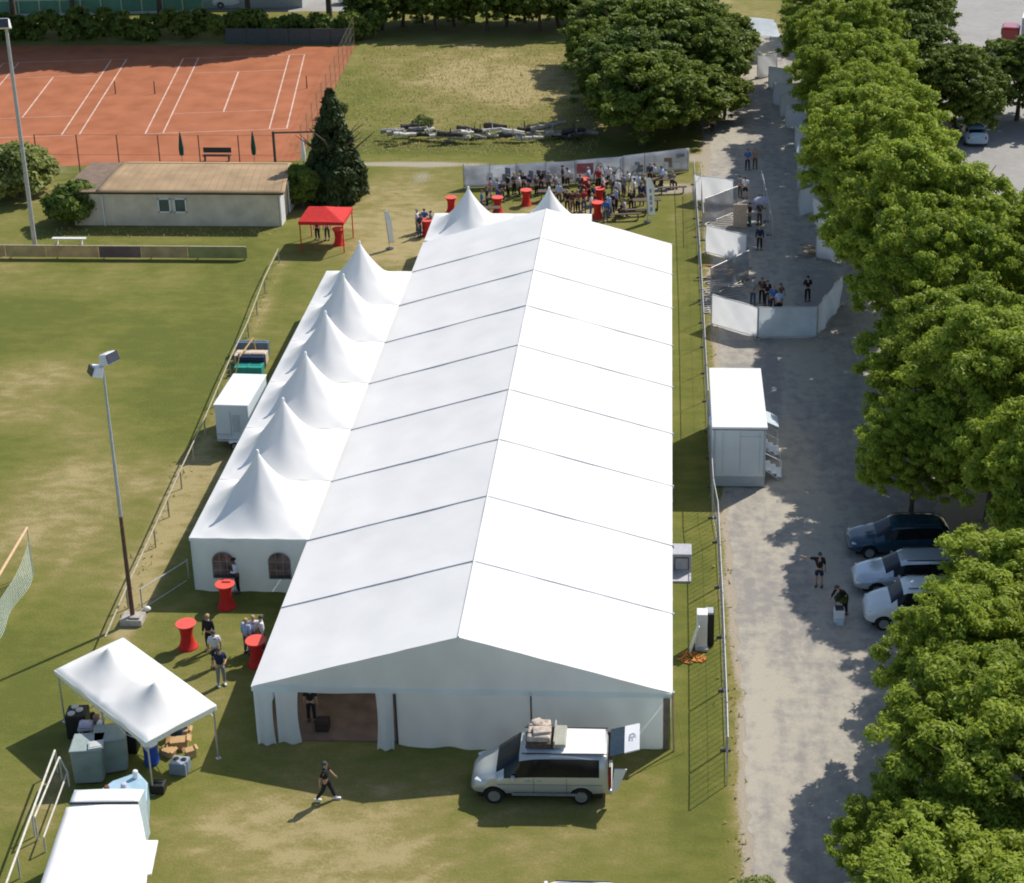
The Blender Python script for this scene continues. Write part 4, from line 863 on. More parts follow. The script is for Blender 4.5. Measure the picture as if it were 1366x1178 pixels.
# ------------------------------------------------------------------ catering gear below the small canopy
def put(px_, py_): v = G(px_, py_); return (v.x, v.y, 0)
gg = mat('grey_green_plastic', (.24, .30, .28), .5, .15, 2, .15, alpha=1)
for (q_, rz, lb) in (((120, 1044), .12, 'grey green insulated tub nearest the pitch railing, left of the pair'), ((152, 1030), .30, 'grey green insulated tub under the canopy edge, right of the pair')):
    t = thing('insulated_tub', lb, 'tub', put(*q_), rz, 'grey green tubs under the small canopy'); MB().rbox((0, .35, .72), (1.02, .95, 1.36), .12, seg=3, taper=1.04).build('tub', gg, t); MB().rbox((0, .35, 1.42), (1.1, 1.02, .08), .035).build('lid', mat('grey_green_lid', (.30, .36, .34), .5, .1), t)
    MB().box((0, .35, .03), (.9, .8, .06)).build('base', darkm, t)
g_ = G(128, 994, 1.5); tag(MB().box((0, 0, .04), (.5, .42, .08), rz=.3).box((0, 0, .09), (.42, .3, .02), rz=.3).build('white_box', mat('pale_box', (.5, .52, .5), .6), loc=(g_.x, g_.y, 1.46)), 'flat pale box lying on the left grey green tub', 'box')
t = thing('black_appliance', 'black appliance with pale lids left of the canopy', 'appliance', put(104, 985), .1); MB().rbox((0, .3, .5), (.75, .7, 1.0), .05).build('housing', black, t)
for dx, dy in ((-.15, .1), (.1, .3), (-.1, .5)): MB().lathe([(.13, 0), (.14, .04), (.1, .07)], (dx, dy, 1.0), 12).build('lid', mat('pale_lid', (.6, .58, .52), .5), t)
t = thing('serving_table', 'small serving table with white things beside the black appliance', 'table', put(124, 1000), .2); MB().box((0, .3, .85), (.9, .6, .05)).build('table_top', mat('grey_top', (.35, .38, .44), .5), t)
for sx in (-.4, .4):
    for sy in (.05, .55): MB().tube((sx, sy, 0), (sx, sy, .84), .02).build('leg', steel, t)
sx_ = t.location
for i, (dx, dy, mt, d_, lb) in enumerate(((-.2, .2, mat('pale_violet', (.55, .53, .65), .6), (.45, .3, .16), 'pale violet tray on the serving table'), (.1, .42, mat('brownish', (.3, .18, .15), .6), (.2, .2, .3), 'brown box on the serving table'), (-.05, .5, black, (.16, .14, .34), 'black can at the back of the serving table'), (.32, .2, whitep, (.2, .24, .2), 'white box on the right end of the serving table'))):
    tag(MB().rbox((0, 0, d_[2]/2), d_, .03).box((0, 0, d_[2]+.01), (d_[0]*.6, d_[1]*.6, .02)).build(('tray', 'small_box', 'can', 'small_box')[i], mt, loc=(sx_.x+dx, sx_.y+dy, .877)), lb, ('tray', 'box', 'can', 'box')[i])
t = thing('grey_crate', 'blue grey plastic crate with two openings on the grass right of the canopy', 'crate', put(238, 1034), -.12); MB().rbox((0, .2, .24), (.62, .5, .46), .03).build('crate_body', mat('blue_grey_plastic', (.20, .25, .32), .5, .1), t)
for dx in (-.14, .14): MB().lathe([(.10, .45), (.11, .5), (.08, .51)], (dx, .25, 0), 12).build('opening', black, t)
MB().box((0, .2, .48), (.58, .46, .02)).build('crate_lid', mat('blue_grey_lid', (.30, .35, .42), .5), t)
for q_, d_, rz, lb in (((253, 1012), (.36, .3, .3), .5, 'small cardboard box right behind the blue grey crate'), ((238, 1000), (.6, .4, .34), .2, 'wide open cardboard box under the canopy corner'), ((224, 1010), (.4, .36, .24), -.4, 'low cardboard box left of the blue grey crate'), ((246, 985), (.36, .3, .3), .1, 'small cardboard box farthest under the canopy')):
    v = put(*q_); b = MB().box((0, 0, d_[2]/2), d_); 
    for s in (-1, 1): b.box((s*d_[0]*.62, 0, d_[2]+.03), (d_[0]*.3, d_[1]*.96, .012), ry=s*.5)
    o = tag(b.build('cardboard_box', card, loc=(v[0], v[1]+.15, 0)), lb, 'box', 'cardboard boxes by the small canopy'); o.rotation_euler = (0, 0, rz)
v = put(222, 990); tag(MB().box((0, 0, .5), (.09, 1.3, .05), rz=.75, rx=-.5).build('yellow_plank', mat('yellow_wood', (.55, .40, .16), .8), loc=v), 'yellowish wooden plank leaning under the canopy corner', 'plank')
v = put(236, 985); b = MB(); b.box((0, 0, .35), (.6, .06, .6), rz=-.4).box((.15, .3, .3), (.5, .06, .5), rz=-.5, rx=.3); tag(b.build('folded_stand', mat('dark_blue_plastic', (.06, .10, .18), .5), loc=v), 'dark blue folded frame under the canopy corner', 'frame')
v = put(203, 1018); t = thing('blue_drum', 'blue drum with a white rim by the front leg of the canopy', 'drum', v); MB().lathe([(.24, 0), (.27, .1), (.25, .45), (.27, .8), (.25, .86)], n=18).build('drum', mat('strong_blue', (.02, .08, .42), .4), t); MB().lathe([(.28, .84), (.29, .9), (.2, .91)], n=18).build('rim', whitep, t)
v = put(176, 1000); tag(MB().rbox((0, 0, .45), (.55, .5, .9), .05).box((0, -.02, .94), (.4, .3, .08)).build('black_crate', black, loc=v), 'tall black crate in the deep shade under the canopy', 'crate')
v = put(212, 1056); tag(MB().rbox((0, 0, .2), (.5, .4, .36), .05).box((0, 0, .40), (.3, .05, .05)).build('black_bag', black, loc=v), 'black bag on the grass at the right of the truck bonnet', 'bag')
# ------------------------------------------------------------------ high tables with red stretch covers
def high_table(): 
    t = thing('cocktail_table', '', 'table', (0, 0, 0), 0, 'high tables under red stretch covers')
    MB().lathe([(.40, 0), (.36, .03), (.27, .3), (.235, .55), (.27, .85), (.37, 1.07)], n=24).build('stretch_cover', redc, t, smooth=True)
    MB().lathe([(.405, 1.07), (.41, 1.09), (.40, 1.105), (.01, 1.108)], n=28).build('table_top', mat('bright_red_top', (.75, .10, .07), .6, .05), t); return t
tb = high_table(); tl_ = [((302, 811), 'red covered high table in front of the arched window'), ((250, 865), 'red covered high table in the sun, nearest the floodlight mast'), ((343, 888), 'dark red covered high table pressed against the roof edge of the marquee'),
    ((602, 284), 'red covered high table behind the far gable, farthest left'), ((702, 274), 'red covered high table standing free between the two far roof peaks'), ((779, 259), 'red covered high table close to the banner fence'), ((664, 284), 'red covered high table right behind the left far roof peak'),
    ((799, 272), 'large red covered high table in the crowd by the flag'), ((797, 291), 'red covered high table low behind the right end of the far roof'), ((452, 327), 'red covered high table at the front leg of the red canopy'), ((570, 315), 'red covered high table among the group left of the marquee\'s far end')]
for i, (q_, lb) in enumerate(tl_):
    v = put(*q_); o = tb if i == 0 else dup(tb, v); o.location = (v[0], v[1]+.1, 0); o['label'] = lb
tag(MB().rbox((0, 0, .03), (.36, .06, .05), .015).box((0, .1, .02), (.3, .12, .03)).build('menu_holder', mat('bright_red_top', (1, 1, 1)), loc=(tb.location.x+.05, tb.location.y+.1, 1.11)), 'flat red box on the high table by the arched window', 'box')
# folding tables and benches in the back
def bench(w_, d_, h_, mt, nm, lb, cat, loc, rz=0, grp=None):
    t = thing(nm, lb, cat, loc, rz, grp); MB().box((0, 0, h_), (w_, d_, .05)).build('table_top' if cat == 'table' else 'seat', mt, t)
    for s in (-1, 1): MB().box((s*w_*.38, 0, h_/2), (.05, d_*.9, h_-.05)).build('leg', darkm, t)
br = mat('dark_brown_wood', (.10, .07, .05), .7)
for i, (q_, k) in enumerate((((737, 268), 't'), ((846, 288), 'b'), ((862, 280), 't'), ((880, 252), 't'), ((897, 258), 'b'), ((836, 294), 'b'), ((648, 291), 't'), ((740, 256), 'b'))):
    lbs = ['folding table just behind the right far roof peak', 'low dark bench in front of the white flag', 'dark folding table right behind the white flag', 'folding table at the right end of the banner fence', 'low bench at the right end of the banner fence, near the sandy path', 'low bench nearest the right slope of the marquee', 'folding table left of the large peak beside the blue backpack', 'low bench at the foot of the banner fence behind the right roof peak']
    if k == 't': bench(2.0, .6, .74, br, 'folding_table', lbs[i], 'table', put(*q_), .1)
    else: bench(2.0, .28, .46, br, 'low_bench', lbs[i], 'bench', put(*q_), .15)
# beach flags
def flag(loc, lb, marks=True, h=3.1, lean=.12, fw=.5):
    t = thing('beach_flag', lb, 'flag', loc); MB().tube((0, 0, 0), (-lean, 0, h), .025, .015).build('pole', steel, t)
    b = MB(); b.grid(lambda u, v: (-lean*(.12+.88*v)+.02+fw*u*(1-.5*max(0, v-.8)/.2), .03*math.sin(v*5+u*3), .42+(h-.42)*v), 6, 20); f = b.build('sail', pvc, t, smooth=True, solid=.01)
    MB().lathe([(.25, 0), (.25, .05), (.05, .08)], n=10).build('base', darkm, t)
    if marks:
        k = MB()
        for z, hh in ((.9, .3), (1.35, .22), (1.7, .34), (2.2, .28)): k.box((-lean*z/h+.27, -.045, z), (.16, .012, hh))
        k.build('lettering', mat('flag_blue', (.30, .36, .52), .7), f)
flag(put(864, 296), 'white beach flag with blue marks at the right side of the crowd'); flag(put(520, 332), 'plain white beach flag leaning on the lawn left of the marquee', False, 2.6, .22, .34)
# printed banner fence behind the crowd
bf = thing('banner_fence', 'long printed banner fence with grey pictures behind the crowd', 'fence', (0, 0, 0))
bp_ = [Vector((*G(*q_)[:2], 0)) for q_ in ((619, 251), (690, 249), (768, 245), (830, 240), (919, 229))]
bnm = mat('banner_cloth', (.66, .68, .74), .6, .2, .55, .2, stretch=(1, 1, 1.5), col2=(.80, .80, .82), trans=.45); r = random.Random(12)
pm = [mat('print_dark', (.10, .10, .12), .7, .5, 2.5), mat('print_red', (.50, .16, .16), .7, .3, 3), mat('print_white', (.72, .73, .75), .7, .1, 3), mat('print_brown', (.30, .22, .18), .7, .3, 2.5), mat('print_slate', (.24, .28, .34), .7, .3, 2.5)]
for k in range(4):
    a, b2 = bp_[k], bp_[k+1]; d = b2-a; L_ = d.length; nn = Vector((d.y, -d.x, 0)).normalized(); h0, h1 = 1.55+.06*k, 1.6+.06*k
    s = MB(); s.grid(lambda u, v: tuple(a+d*u+nn*(.02*math.sin(u*L_*2.5))+Vector((0, 0, .05+(1.6+.05*k)*v))), 20, 6); bo = s.build('banner', bnm, bf, smooth=True, solid=.012)
    for j in range(9):
        u0 = r.uniform(.02, .88); wdt = r.uniform(.05, .14); z0 = r.uniform(.15, .8); z1 = z0+r.uniform(.2, .7); q_ = MB(); mt = pm[r.choice([0, 2, 3, 4, 4, 2])]
        if k == 2 and j == 0: u0, wdt, z0, z1, mt = .02, .36, .75, 1.45, pm[1]
        if k == 3 and j == 0: u0, wdt, z0, z1, mt = .80, .13, 1.15, 1.42, pm[4]
        of = .045+.004*j
        pts = [a+d*u0, a+d*(u0+wdt)]; q_.add([tuple(pts[0]+nn*of+Vector((0, 0, z0))), tuple(pts[1]+nn*of+Vector((0, 0, z0+r.uniform(-.1, .1)))), tuple(pts[1]+nn*of+Vector((0, 0, min(1.6, z1)))), tuple(pts[0]+nn*of+Vector((0, 0, min(1.6, z1+.05))))], [(0, 1, 2, 3)])
        q_.build('print', mt, bo)
    for u in (0, .5, 1): q2 = a+d*u-nn*.06; MB().tube(q2, q2+Vector((0, 0, 1.75)), .03, None, 6).build('post', darkm, bf)
mp_ = G(860, 256); t = thing('flag_pole', 'thin dark pole standing among the crowd in front of the banner fence', 'pole', (mp_.x, mp_.y, 0)); MB().tube((0, 0, 0), (0, 0, 3.0), .03, .02).build('pole', darkm, t); MB().lathe([(.2, 0), (.2, .04), (.03, .06)], n=10).build('base', darkm, t)
# hoops / curved frames with white cloth in the crowd
for i, q_ in enumerate(((847, 262), (826, 258), (800, 252))):
    v = put(*q_); b = MB(); b.path([(-.5+1.0*k/8, 0, 1.9*math.sin(PI*k/8)**.5) for k in range(9)], .03, 5); 
    t = thing('arched_frame', ['dark arched frame nearest the white flag', 'dark arched frame between two groups before the banner', 'dark arched frame left of the others, near the red print'][i], 'frame', v, .2*i, 'dark arched frames by the banner fence'); b.build('arch', darkm, t); MB().grid(lambda u, w_: (-.25+.5*u, .03*math.sin(u*9), 1.0+.5*w_), 8, 4).build('cloth', tarpm, t, solid=.01)
# log and junk pile in the meadow
r = random.Random(3); lgm = [mat('bleached_log', (.62, .58, .50), .9, .3, 3, .4), mat('grey_log', (.30, .28, .25), .9, .3, 3, .4), mat('dark_log', (.07, .06, .05), .9, .3, 3, .4)]
kinds = []
for i in range(46):
    f = i/45; x = 528+250*f+r.uniform(-6, 6); y = 186+r.uniform(-6, 6)+3*math.sin(f*6); g_ = G(x, y); m_ = r.choice([0, 0, 1, 1, 2]) if f < .62 else r.choice([1, 2, 2, 1, 0]); ln = r.uniform(.7, 2.0); a_ = r.uniform(-.45, .45); rr = r.uniform(.10, .26)
    d = Vector((math.cos(a_), math.sin(a_), r.uniform(-.15, .25)))*ln/2; b = MB(); z0 = rr+r.uniform(0, .55); nseg = 4; p0 = Vector((0, 0, z0+abs(d.z)))
    pts = [p0-d+d*2*(k/nseg)+Vector((r.uniform(-.06, .06), r.uniform(-.06, .06), r.uniform(-.05, .05))) for k in range(nseg+1)]
    for k in range(nseg): b.tube(pts[k], pts[k+1], rr*(1-.1*k), rr*(.9-.1*k), 9)
    if r.random() < .5: b.tube(pts[2], pts[2]+Vector((r.uniform(-.3, .3), r.uniform(-.2, .2), r.uniform(.3, .8))), rr*.35, rr*.15, 6)
    o = b.build('log', lgm[m_], loc=(g_.x, g_.y, 0), smooth=False, auto=50); o['k'] = 0
    del o['k']; tag(o, ('bleached', 'grey', 'dark')[m_]+' old log in the long heap across the meadow', 'log', 'logs heaped in a row across the meadow, '+('bleached', 'grey', 'dark')[m_])
def branch(q_, lb, sc_=1):
    g_ = G(*q_); b = MB(); r2 = random.Random(q_[0])
    for i in range(9): a_ = r2.uniform(0, 2*PI); e = Vector((math.cos(a_)*.5, math.sin(a_)*.4, r2.uniform(.5, 1.3)))*sc_; md_ = e*.5+Vector((0, 0, .15)); b.tube((0, 0, 0), md_, .035, .02, 5).tube(md_, e, .02, .007, 5)
    tag(b.build('bare_branch', lgm[0], loc=(g_.x, g_.y, 0)), lb, 'branch')
branch((575, 184), 'bare forked branch sticking up at the left part of the log heap'); branch((665, 178), 'pale bare branch arching over the middle of the log heap', .9); branch((700, 180), 'thin bare branch over the right part of the log heap', .8)
# screen wall and pale buildings at the top left
sw = thing('screen_fence', 'green and white screened fence along the back lane at the top left', 'fence', (0, 0, 0)); a = G(0, 22); b2 = G(272, 16)
gsc = mat('green_screen', (.10, .26, .22), .7, .2, .5, .2); n = 10
for k in range(n):
    p0 = a.lerp(b2, k/n); p1 = a.lerp(b2, (k+1)/n-.004); d = p1-p0
    MB().box(((p0+p1)/2+Vector((0, 0, .8))), (d.length, .06, 1.5), rz=math.atan2(d.y, d.x)).build('screen_panel', gsc, sw); MB().tube((p0.x, p0.y-.05, 0), (p0.x, p0.y-.05, 1.8), .05, None, 6).build('post', steel, sw)
MB().box(((a+b2)/2+Vector((0, -.08, .12))), ((b2-a).length, .12, .24), rz=math.atan2((b2-a).y, (b2-a).x)).build('base_board', mat('pale_board', (.6, .62, .6), .7), sw)
hl = thing('long_shed', 'long pale roofed shed behind the green screen fence at the top left edge', 'shed', (a.x+12, a.y+6.2, 0), .02); MB().box((0, 0, 1.1), (36, 5, 2.2)).build('wall', mat('shed_wall', (.4, .42, .42), .8), hl)
b = MB()
b.add([(-18.3, -2.9, 2.15), (18.3, -2.9, 2.15), (18.3, 0, 2.7), (-18.3, 0, 2.7), (18.3, 2.9, 2.15), (-18.3, 2.9, 2.15)], [(0, 1, 2, 3), (3, 2, 4, 5)]); b.build('roof', mat('shed_roof', (.55, .56, .54), .6, .08, .6), hl, solid=.08)
# ------------------------------------------------------------------ people
skin = mat('skin', (.48, .28, .19), .6, .08, 8); skin2 = mat('brown_skin', (.16, .085, .055), .6, .08, 8)
def skinned(chains, root, sub=1):
    """chains: lists of (co, radius); vertices with the same co are shared"""
    vs = []; rs = []; es = []; idx = {}
    for ch in chains:
        prev = None
        for co, rr in ch:
            k = tuple(round(c, 3) for c in co)
            if k not in idx: idx[k] = len(vs); vs.append(co); rs.append(rr)
            i = idx[k]
            if prev is not None and prev != i: es.append((prev, i))
            prev = i
    me = bpy.data.meshes.new('tmp'); me.from_pydata(vs, es, []); o = bpy.data.objects.new('tmp', me); C.objects.link(o)
    md = o.modifiers.new('s', 'SKIN'); md.use_smooth_shade = True; sk = me.skin_vertices[0].data
    for i, rr in enumerate(rs): sk[i].radius = (rr, rr) if not isinstance(rr, tuple) else rr
    sk[root].use_root = True
    if sub: s2 = o.modifiers.new('u', 'SUBSURF'); s2.levels = sub; s2.render_levels = sub
    dg = bpy.context.evaluated_depsgraph_get(); m2_ = bpy.data.meshes.new_from_object(o.evaluated_get(dg)); bpy.data.objects.remove(o); return m2_
POSES = {}
def pose(name):
    if name in POSES: return POSES[name]
    V = Vector; lean = {'bend': .75, 'leanf': .15}.get(name, .03)
    hip = V((0, 0, .90)); 
    def tors(z, fwd=0): h = z-.90; return V((0, -math.sin(lean)*h-fwd, .90+math.cos(lean)*h))
    belly, chest, neck, chin, head, top = tors(1.08), tors(1.27), tors(1.43), tors(1.49, .02), tors(1.58, .015), tors(1.67)
    if name == 'bend': head = tors(1.55, .03)+V((0, 0, -.03)); 
    shL, shR = tors(1.38)+V((.185, 0, 0)), tors(1.38)+V((-.185, 0, 0))
    def arm(sh, s, kind):
        if kind == 'down': e = sh+V((s*.05, .02, -.29)); w_ = e+V((s*.01, -.06, -.25))
        elif kind == 'swingf': e = sh+V((s*.05, -.12, -.26)); w_ = e+V((-s*.02, -.16, -.18))
        elif kind == 'swingb': e = sh+V((s*.06, .15, -.24)); w_ = e+V((s*.0, .02, -.25))
        elif kind == 'hold': e = sh+V((s*.06, -.02, -.28)); w_ = e+V((-s*.10, -.22, .04))
        elif kind == 'out': e = sh+V((s*.27, -.03, -.05)); w_ = e+V((s*.24, -.02, .04))
        elif kind == 'up': e = sh+V((s*.08, -.16, -.18)); w_ = e+V((-s*.08, -.08, .24))
        elif kind == 'reach': e = sh+V((s*.03, -.12, -.26)); w_ = e+V((0, -.12, -.22))
        return e, w_
    A = {'stand': ('down', 'down'), 'hold': ('hold', 'hold'), 'walk': ('swingf', 'swingb'), 'point': ('out', 'down'), 'phone': ('up', 'down'), 'bend': ('reach', 'reach'), 'leanf': ('hold', 'down'), 'sit': ('hold', 'hold'), 'hips': ('hold', 'swingb')}[name]
    eL, wL = arm(shL, 1, A[0]); eR, wR = arm(shR, -1, A[1])
    hL, hR = V((.095, 0, .86)), V((-.095, 0, .86))
    if name == 'walk': kL, aL = V((.09, -.17, .50)), V((.09, -.30, .09)); kR, aR = V((-.09, .10, .48)), V((-.09, .36, .13))
    elif name == 'sit':
        dz = V((0, 0, -.42)); hip = hip+dz; hL += dz; hR += dz; belly += dz; chest += dz; neck += dz; chin += dz; head += dz; top += dz; shL += dz; shR += dz; eL += dz; eR += dz; wL += dz; wR += dz
        kL, aL = V((.12, -.42, .48)), V((.12, -.40, .08)); kR, aR = V((-.12, -.42, .48)), V((-.12, -.36, .08))
    else: kL, aL = V((.11, -.02, .48)), V((.12, .02, .08)); kR, aR = V((-.11, -.02, .48)), V((-.13, .03, .08))
    tL, tR = aL+V((.02, -.15, -.04)), aR+V((-.02, -.15, -.04))
    body = skinned([[(hip, (.15, .11)), (belly, (.13, .10)), (chest, (.155, .105)), (neck, (.055, .055)), (chin, (.062, .07)), (head, (.078, .092)), (top, (.052, .06))],
        [(chest, .1), (shL, .055), (eL, .042), (wL, .03)], [(chest, .1), (shR, .055), (eR, .042), (wR, .03)],
        [(hip, .1), (hL, .085), (kL, .056), (aL, .04), (tL, .035)], [(hip, .1), (hR, .085), (kR, .056), (aR, .04), (tR, .035)]], 0)
    ex = MB()
    for w_, e, s in ((wL, eL, 1), (wR, eR, -1)):
        d = (w_-e).normalized(); pc = w_+d*.05; sd_ = V((0, 1, 0)).cross(d); sd_ = sd_.normalized() if sd_.length > .1 else V((1, 0, 0)); up_ = d.cross(sd_).normalized()
        ex.tube(w_-d*.01, w_+d*.085, .026, .034, 8)
        for k, (off, ln) in enumerate(((-.026, .065), (-.009, .078), (.009, .074), (.025, .058))):
            p0 = w_+d*.08+up_*off; p1 = p0+d*ln*.55; p2 = p1+(d*.8+sd_*(-s)*.6).normalized()*ln*.45; ex.tube(p0, p1, .0095, .009, 5).tube(p1, p2, .009, .007, 5)
        p0 = w_+d*.03+up_*(-.03); ex.tube(p0, p0+(d+up_*-.9).normalized()*.05, .012, .008, 5)
    f = (head-top).normalized(); fw = V((0, -1, 0)) if name != 'bend' else V((0, -.75, -.66))
    ex.tube(head+fw*.085+V((0, 0, 0)), head+fw*.112-V((0, 0, .012)), .018, .010, 5)
    for s in (-1, 1): ex.ell(head+V((s*.083, .01, -.005)), (.014, .022, .032), 8)
    bm = bmesh.new(); bm.from_mesh(body); n = len(bm.verts); vv = [bm.verts.new(v) for v in ex.v]
    for q_ in ex.f: bm.faces.new([vv[i] for i in q_])
    bm.to_mesh(body); bm.free(); body.materials.clear(); body.materials.append(skin); body.polygons.foreach_set('use_smooth', [True]*len(body.polygons))
    fc = MB()
    for s in (-1, 1): fc.ell(head+fw*.082+V((s*.032, 0, .012)), (.012, .008, .009), 6)
    fc.box(head+fw*.086+V((0, 0, -.045)), (.045, .012, .010))
    def lerp(a, b, t): return a+(b-a)*t
    shirt = skinned([[(lerp(hip, belly, .05), (.165, .13)), (belly, (.152, .122)), (chest, (.178, .128)), (lerp(chest, neck, .82), (.085, .08))], [(chest, .1), (shL, .076), (lerp(shL, eL, .9), .062)], [(chest, .1), (shR, .076), (lerp(shR, eR, .9), .062)]], 0)
    longs = skinned([[(lerp(hip, belly, .05), (.165, .13)), (belly, (.152, .122)), (chest, (.178, .128)), (lerp(chest, neck, .82), (.085, .08))], [(chest, .1), (shL, .076), (eL, .06), (lerp(eL, wL, .92), .045)], [(chest, .1), (shR, .076), (eR, .06), (lerp(eR, wR, .92), .045)]], 0)
    trou = skinned([[(lerp(hip, belly, .3), (.158, .125)), (hip, (.165, .13))], [(hip, .1), (hL, .105), (kL, .078), (lerp(kL, aL, .93), .062)], [(hip, .1), (hR, .105), (kR, .078), (lerp(kR, aR, .93), .062)]], 1)
    short = skinned([[(lerp(hip, belly, .3), (.158, .125)), (hip, (.165, .13))], [(hip, .1), (hL, .108), (lerp(hL, kL, .85), .095)], [(hip, .1), (hR, .108), (lerp(hR, kR, .85), .095)]], 1)
    hair = MB().ell(head+V((0, .014, .028))-fw*.012, (.094, .108, .095), 14, z0=-.25)
    sh = MB()
    for a in (aL, aR): sh.rbox(a+V((0, -.06, -.035)), (.10, .28, .085), .035)
    skirt = MB().lathe([(.19, .0), (.15, .25), (.125, .42)], (hip.x, hip.y, hip.z-.36), 16)
    def mm(b, nm): me = bpy.data.meshes.new(nm); me.from_pydata([tuple(v) for v in b.v], [], b.f); me.materials.append(skin); me.polygons.foreach_set('use_smooth', [True]*len(b.f)); me.update(); return me
    for me_ in (shirt, longs, trou, short): me_.materials.clear(); me_.materials.append(skin)
    POSES[name] = dict(body=body, face=mm(fc, 'face'), shirt=shirt, longs=longs, trousers=trou, shorts=short, hair=mm(hair, 'hair'), shoes=mm(sh, 'shoes'), skirt=mm(skirt, 'skirt'), head=head); return POSES[name]
CL = dict(black=(.015, .015, .018), navy=(.02, .03, .075), white=(.70, .72, .76), blue=(.05, .15, .40), lblue=(.35, .48, .68), grey=(.22, .23, .25), brown=(.16, .09, .06), tan=(.42, .28, .19), red=(.38, .03, .04), green=(.01, .16, .12), dgrey=(.07, .07, .08), blond=(.40, .28, .13), jeans=(.06, .10, .18), pink=(.5, .25, .26), maroon=(.14, .03, .04))
def person(px_, py_, lb, face, top='black', low='black', hair='brown', ps='stand', sleeves='shirt', legs='trousers', sc_=.96, sk=None, shoes='dgrey', grp=None, z=0.0):
    P_ = pose(ps); g_ = G(px_, py_, z) if px_ > 60 or py_ > 100 else Vector((px_, py_, 0))
    t = thing('person', lb, 'person', (g_.x, g_.y, z), rad(face+90), grp); t.scale = (sc_, sc_, sc_)
    def ch(nm, me, col):
        o = bpy.data.objects.new(nm, me); C.objects.link(o); o.parent = t; o.material_slots[0].link = 'OBJECT'
        o.material_slots[0].material = col if not isinstance(col, str) else mat('cloth_'+col, CL[col], .85, .12, 6, .2); return o
    ch('body', P_['body'], sk or skin); ch('face', P_['face'], 'dgrey'); ch('shirt', P_[sleeves], top)
    ch(legs, P_[legs], low)
    if hair == 'cap': ch('cap', P_['hair'], 'white')
    elif hair: ch('hair', P_['hair'], hair)
    ch('shoes', P_['shoes'], shoes); return t
# face angle: direction faced in degrees from +x (90 = away from the camera)
person(436, 1068, 'person in black with white shoes striding across the grass in front of the tent', 0, 'black', 'black', 'dgrey', 'walk', shoes='white')
person(318, 790, 'person in white shirt and dark trousers leaning at the arched window table', 205, 'white', 'black', 'black', 'leanf', 'longs', sk=skin2, sc_=1.0)
person(281, 868, 'person in black standing nearest the sunlit red table', 250, 'black', 'black', 'blond', 'stand', 'longs', sc_=1.0)
person(289, 890, 'person in white top and dark shorts beside the one in navy', 110, 'white', 'navy', 'dgrey', 'stand', legs='shorts', sc_=.98)
person(296, 914, 'person in navy top and grey trousers nearest the small canopy', 300, 'navy', 'grey', 'dgrey', 'hips', sc_=1.0, shoes='white')
person(331, 872, 'person in pale blue coat and jeans left of the group by the marquee edge', 60, 'lblue', 'jeans', 'blond', 'stand', 'longs')
person(341, 868, 'person in white sleeves next to the pale blue coat by the marquee edge', 100, 'white', 'jeans', 'tan', 'hold')
person(352, 868, 'person in white shirt half hidden by the marquee edge', 200, 'white', 'maroon', 'dgrey', 'stand', 'longs')
person(416, 962, 'person in black standing inside the tent doorway', 90, 'black', 'black', 'dgrey', 'stand', z=.062)
q_ = G(431, 972, .06); tag(MB().rbox((0, 0, .2), (.5, .45, .4), .04).box((0, 0, .41), (.4, .35, .03)).build('shadow_block', mat('shadow_block_brown', (.04, .025, .02), .8), loc=(q_.x, q_.y, .062)), 'dark block imitating a box shadow inside the tent doorway', 'shadow block')  # dark block added in place of the box shadow on the floor
person(1092, 783, 'person in dark clothes with a white strap walking on the lane', 80, 'black', 'navy', 'dgrey', 'point', legs='shorts', sc_=.98)
pb_ = person(1127, 818, 'person in black bending over a green plant by the boxy white car', 200, 'black', 'black', 'dgrey', 'bend', 'longs')
v = put(1119, 828); t = thing('white_crate', 'white crate standing on the lane in front of the bending person', 'crate', v); MB().rbox((0, 0, .3), (.42, .42, .56), .04).build('crate_body', whitep, t); MB().box((0, 0, .6), (.34, .34, .03)).build('crate_inside', darkm, t); MB().box((0, -.3, .12), (.3, .2, .22)).build('front_pocket', mat('pale_bluewhite', (.5, .6, .68), .6), t)
# folk on the lane
person(997, 227, 'person in blue top with backpack on the lane next to one in tan', 90, 'blue', 'navy', 'brown', 'stand')
person(1007, 225, 'person in tan clothes beside the one in blue on the lane', 80, 'tan', 'brown', 'blond', 'stand')
person(994, 265, 'person in white shirt and black shorts standing in the lane', 260, 'white', 'black', 'dgrey', 'stand', legs='shorts')
person(987, 263, 'person in grey behind the white shirt on the lane', 240, 'grey', 'dgrey', 'dgrey', 'hold')
person(1000, 301, 'person in black top and green trousers beside the open umbrella', 200, 'black', 'green', 'black', 'stand')
pu = person(1013, 300, 'person in dark clothes holding a pale umbrella on the lane', 240, 'dgrey', 'dgrey', 'dgrey', 'phone')
t = thing('umbrella', 'pale grey violet open umbrella held over a person on the lane', 'umbrella', (pu.location.x+.12, pu.location.y-.1, 0)); MB().tube((0, 0, .95), (0, 0, 1.98), .012).build('shaft', steel, t)
b = MB(); b.lathe([(.62, 1.72), (.52, 1.83), (.32, 1.93), (.01, 1.98)], n=8); b.build('canopy', mat('umbrella_cloth', (.42, .42, .52), .7, trans=.1), t)
person(1013, 333, 'person in navy with fair hair walking down the lane', 265, 'navy', 'black', 'blond', 'stand', 'longs')
person(1077, 402, 'person in black standing alone by the right tarpaulin', 100, 'black', 'black', 'black', 'hold', 'longs')
person(1004, 407, 'person with white cap and grey top in the queue', 60, 'grey', 'jeans', 'cap', 'stand')
person(1016, 404, 'person in black with brown hair at the middle of the queue group', 80, 'brown', 'black', 'brown', 'stand')
person(1023, 408, 'person in black beside the brown haired one in the queue group', 100, 'black', 'black', 'brown', 'hold')
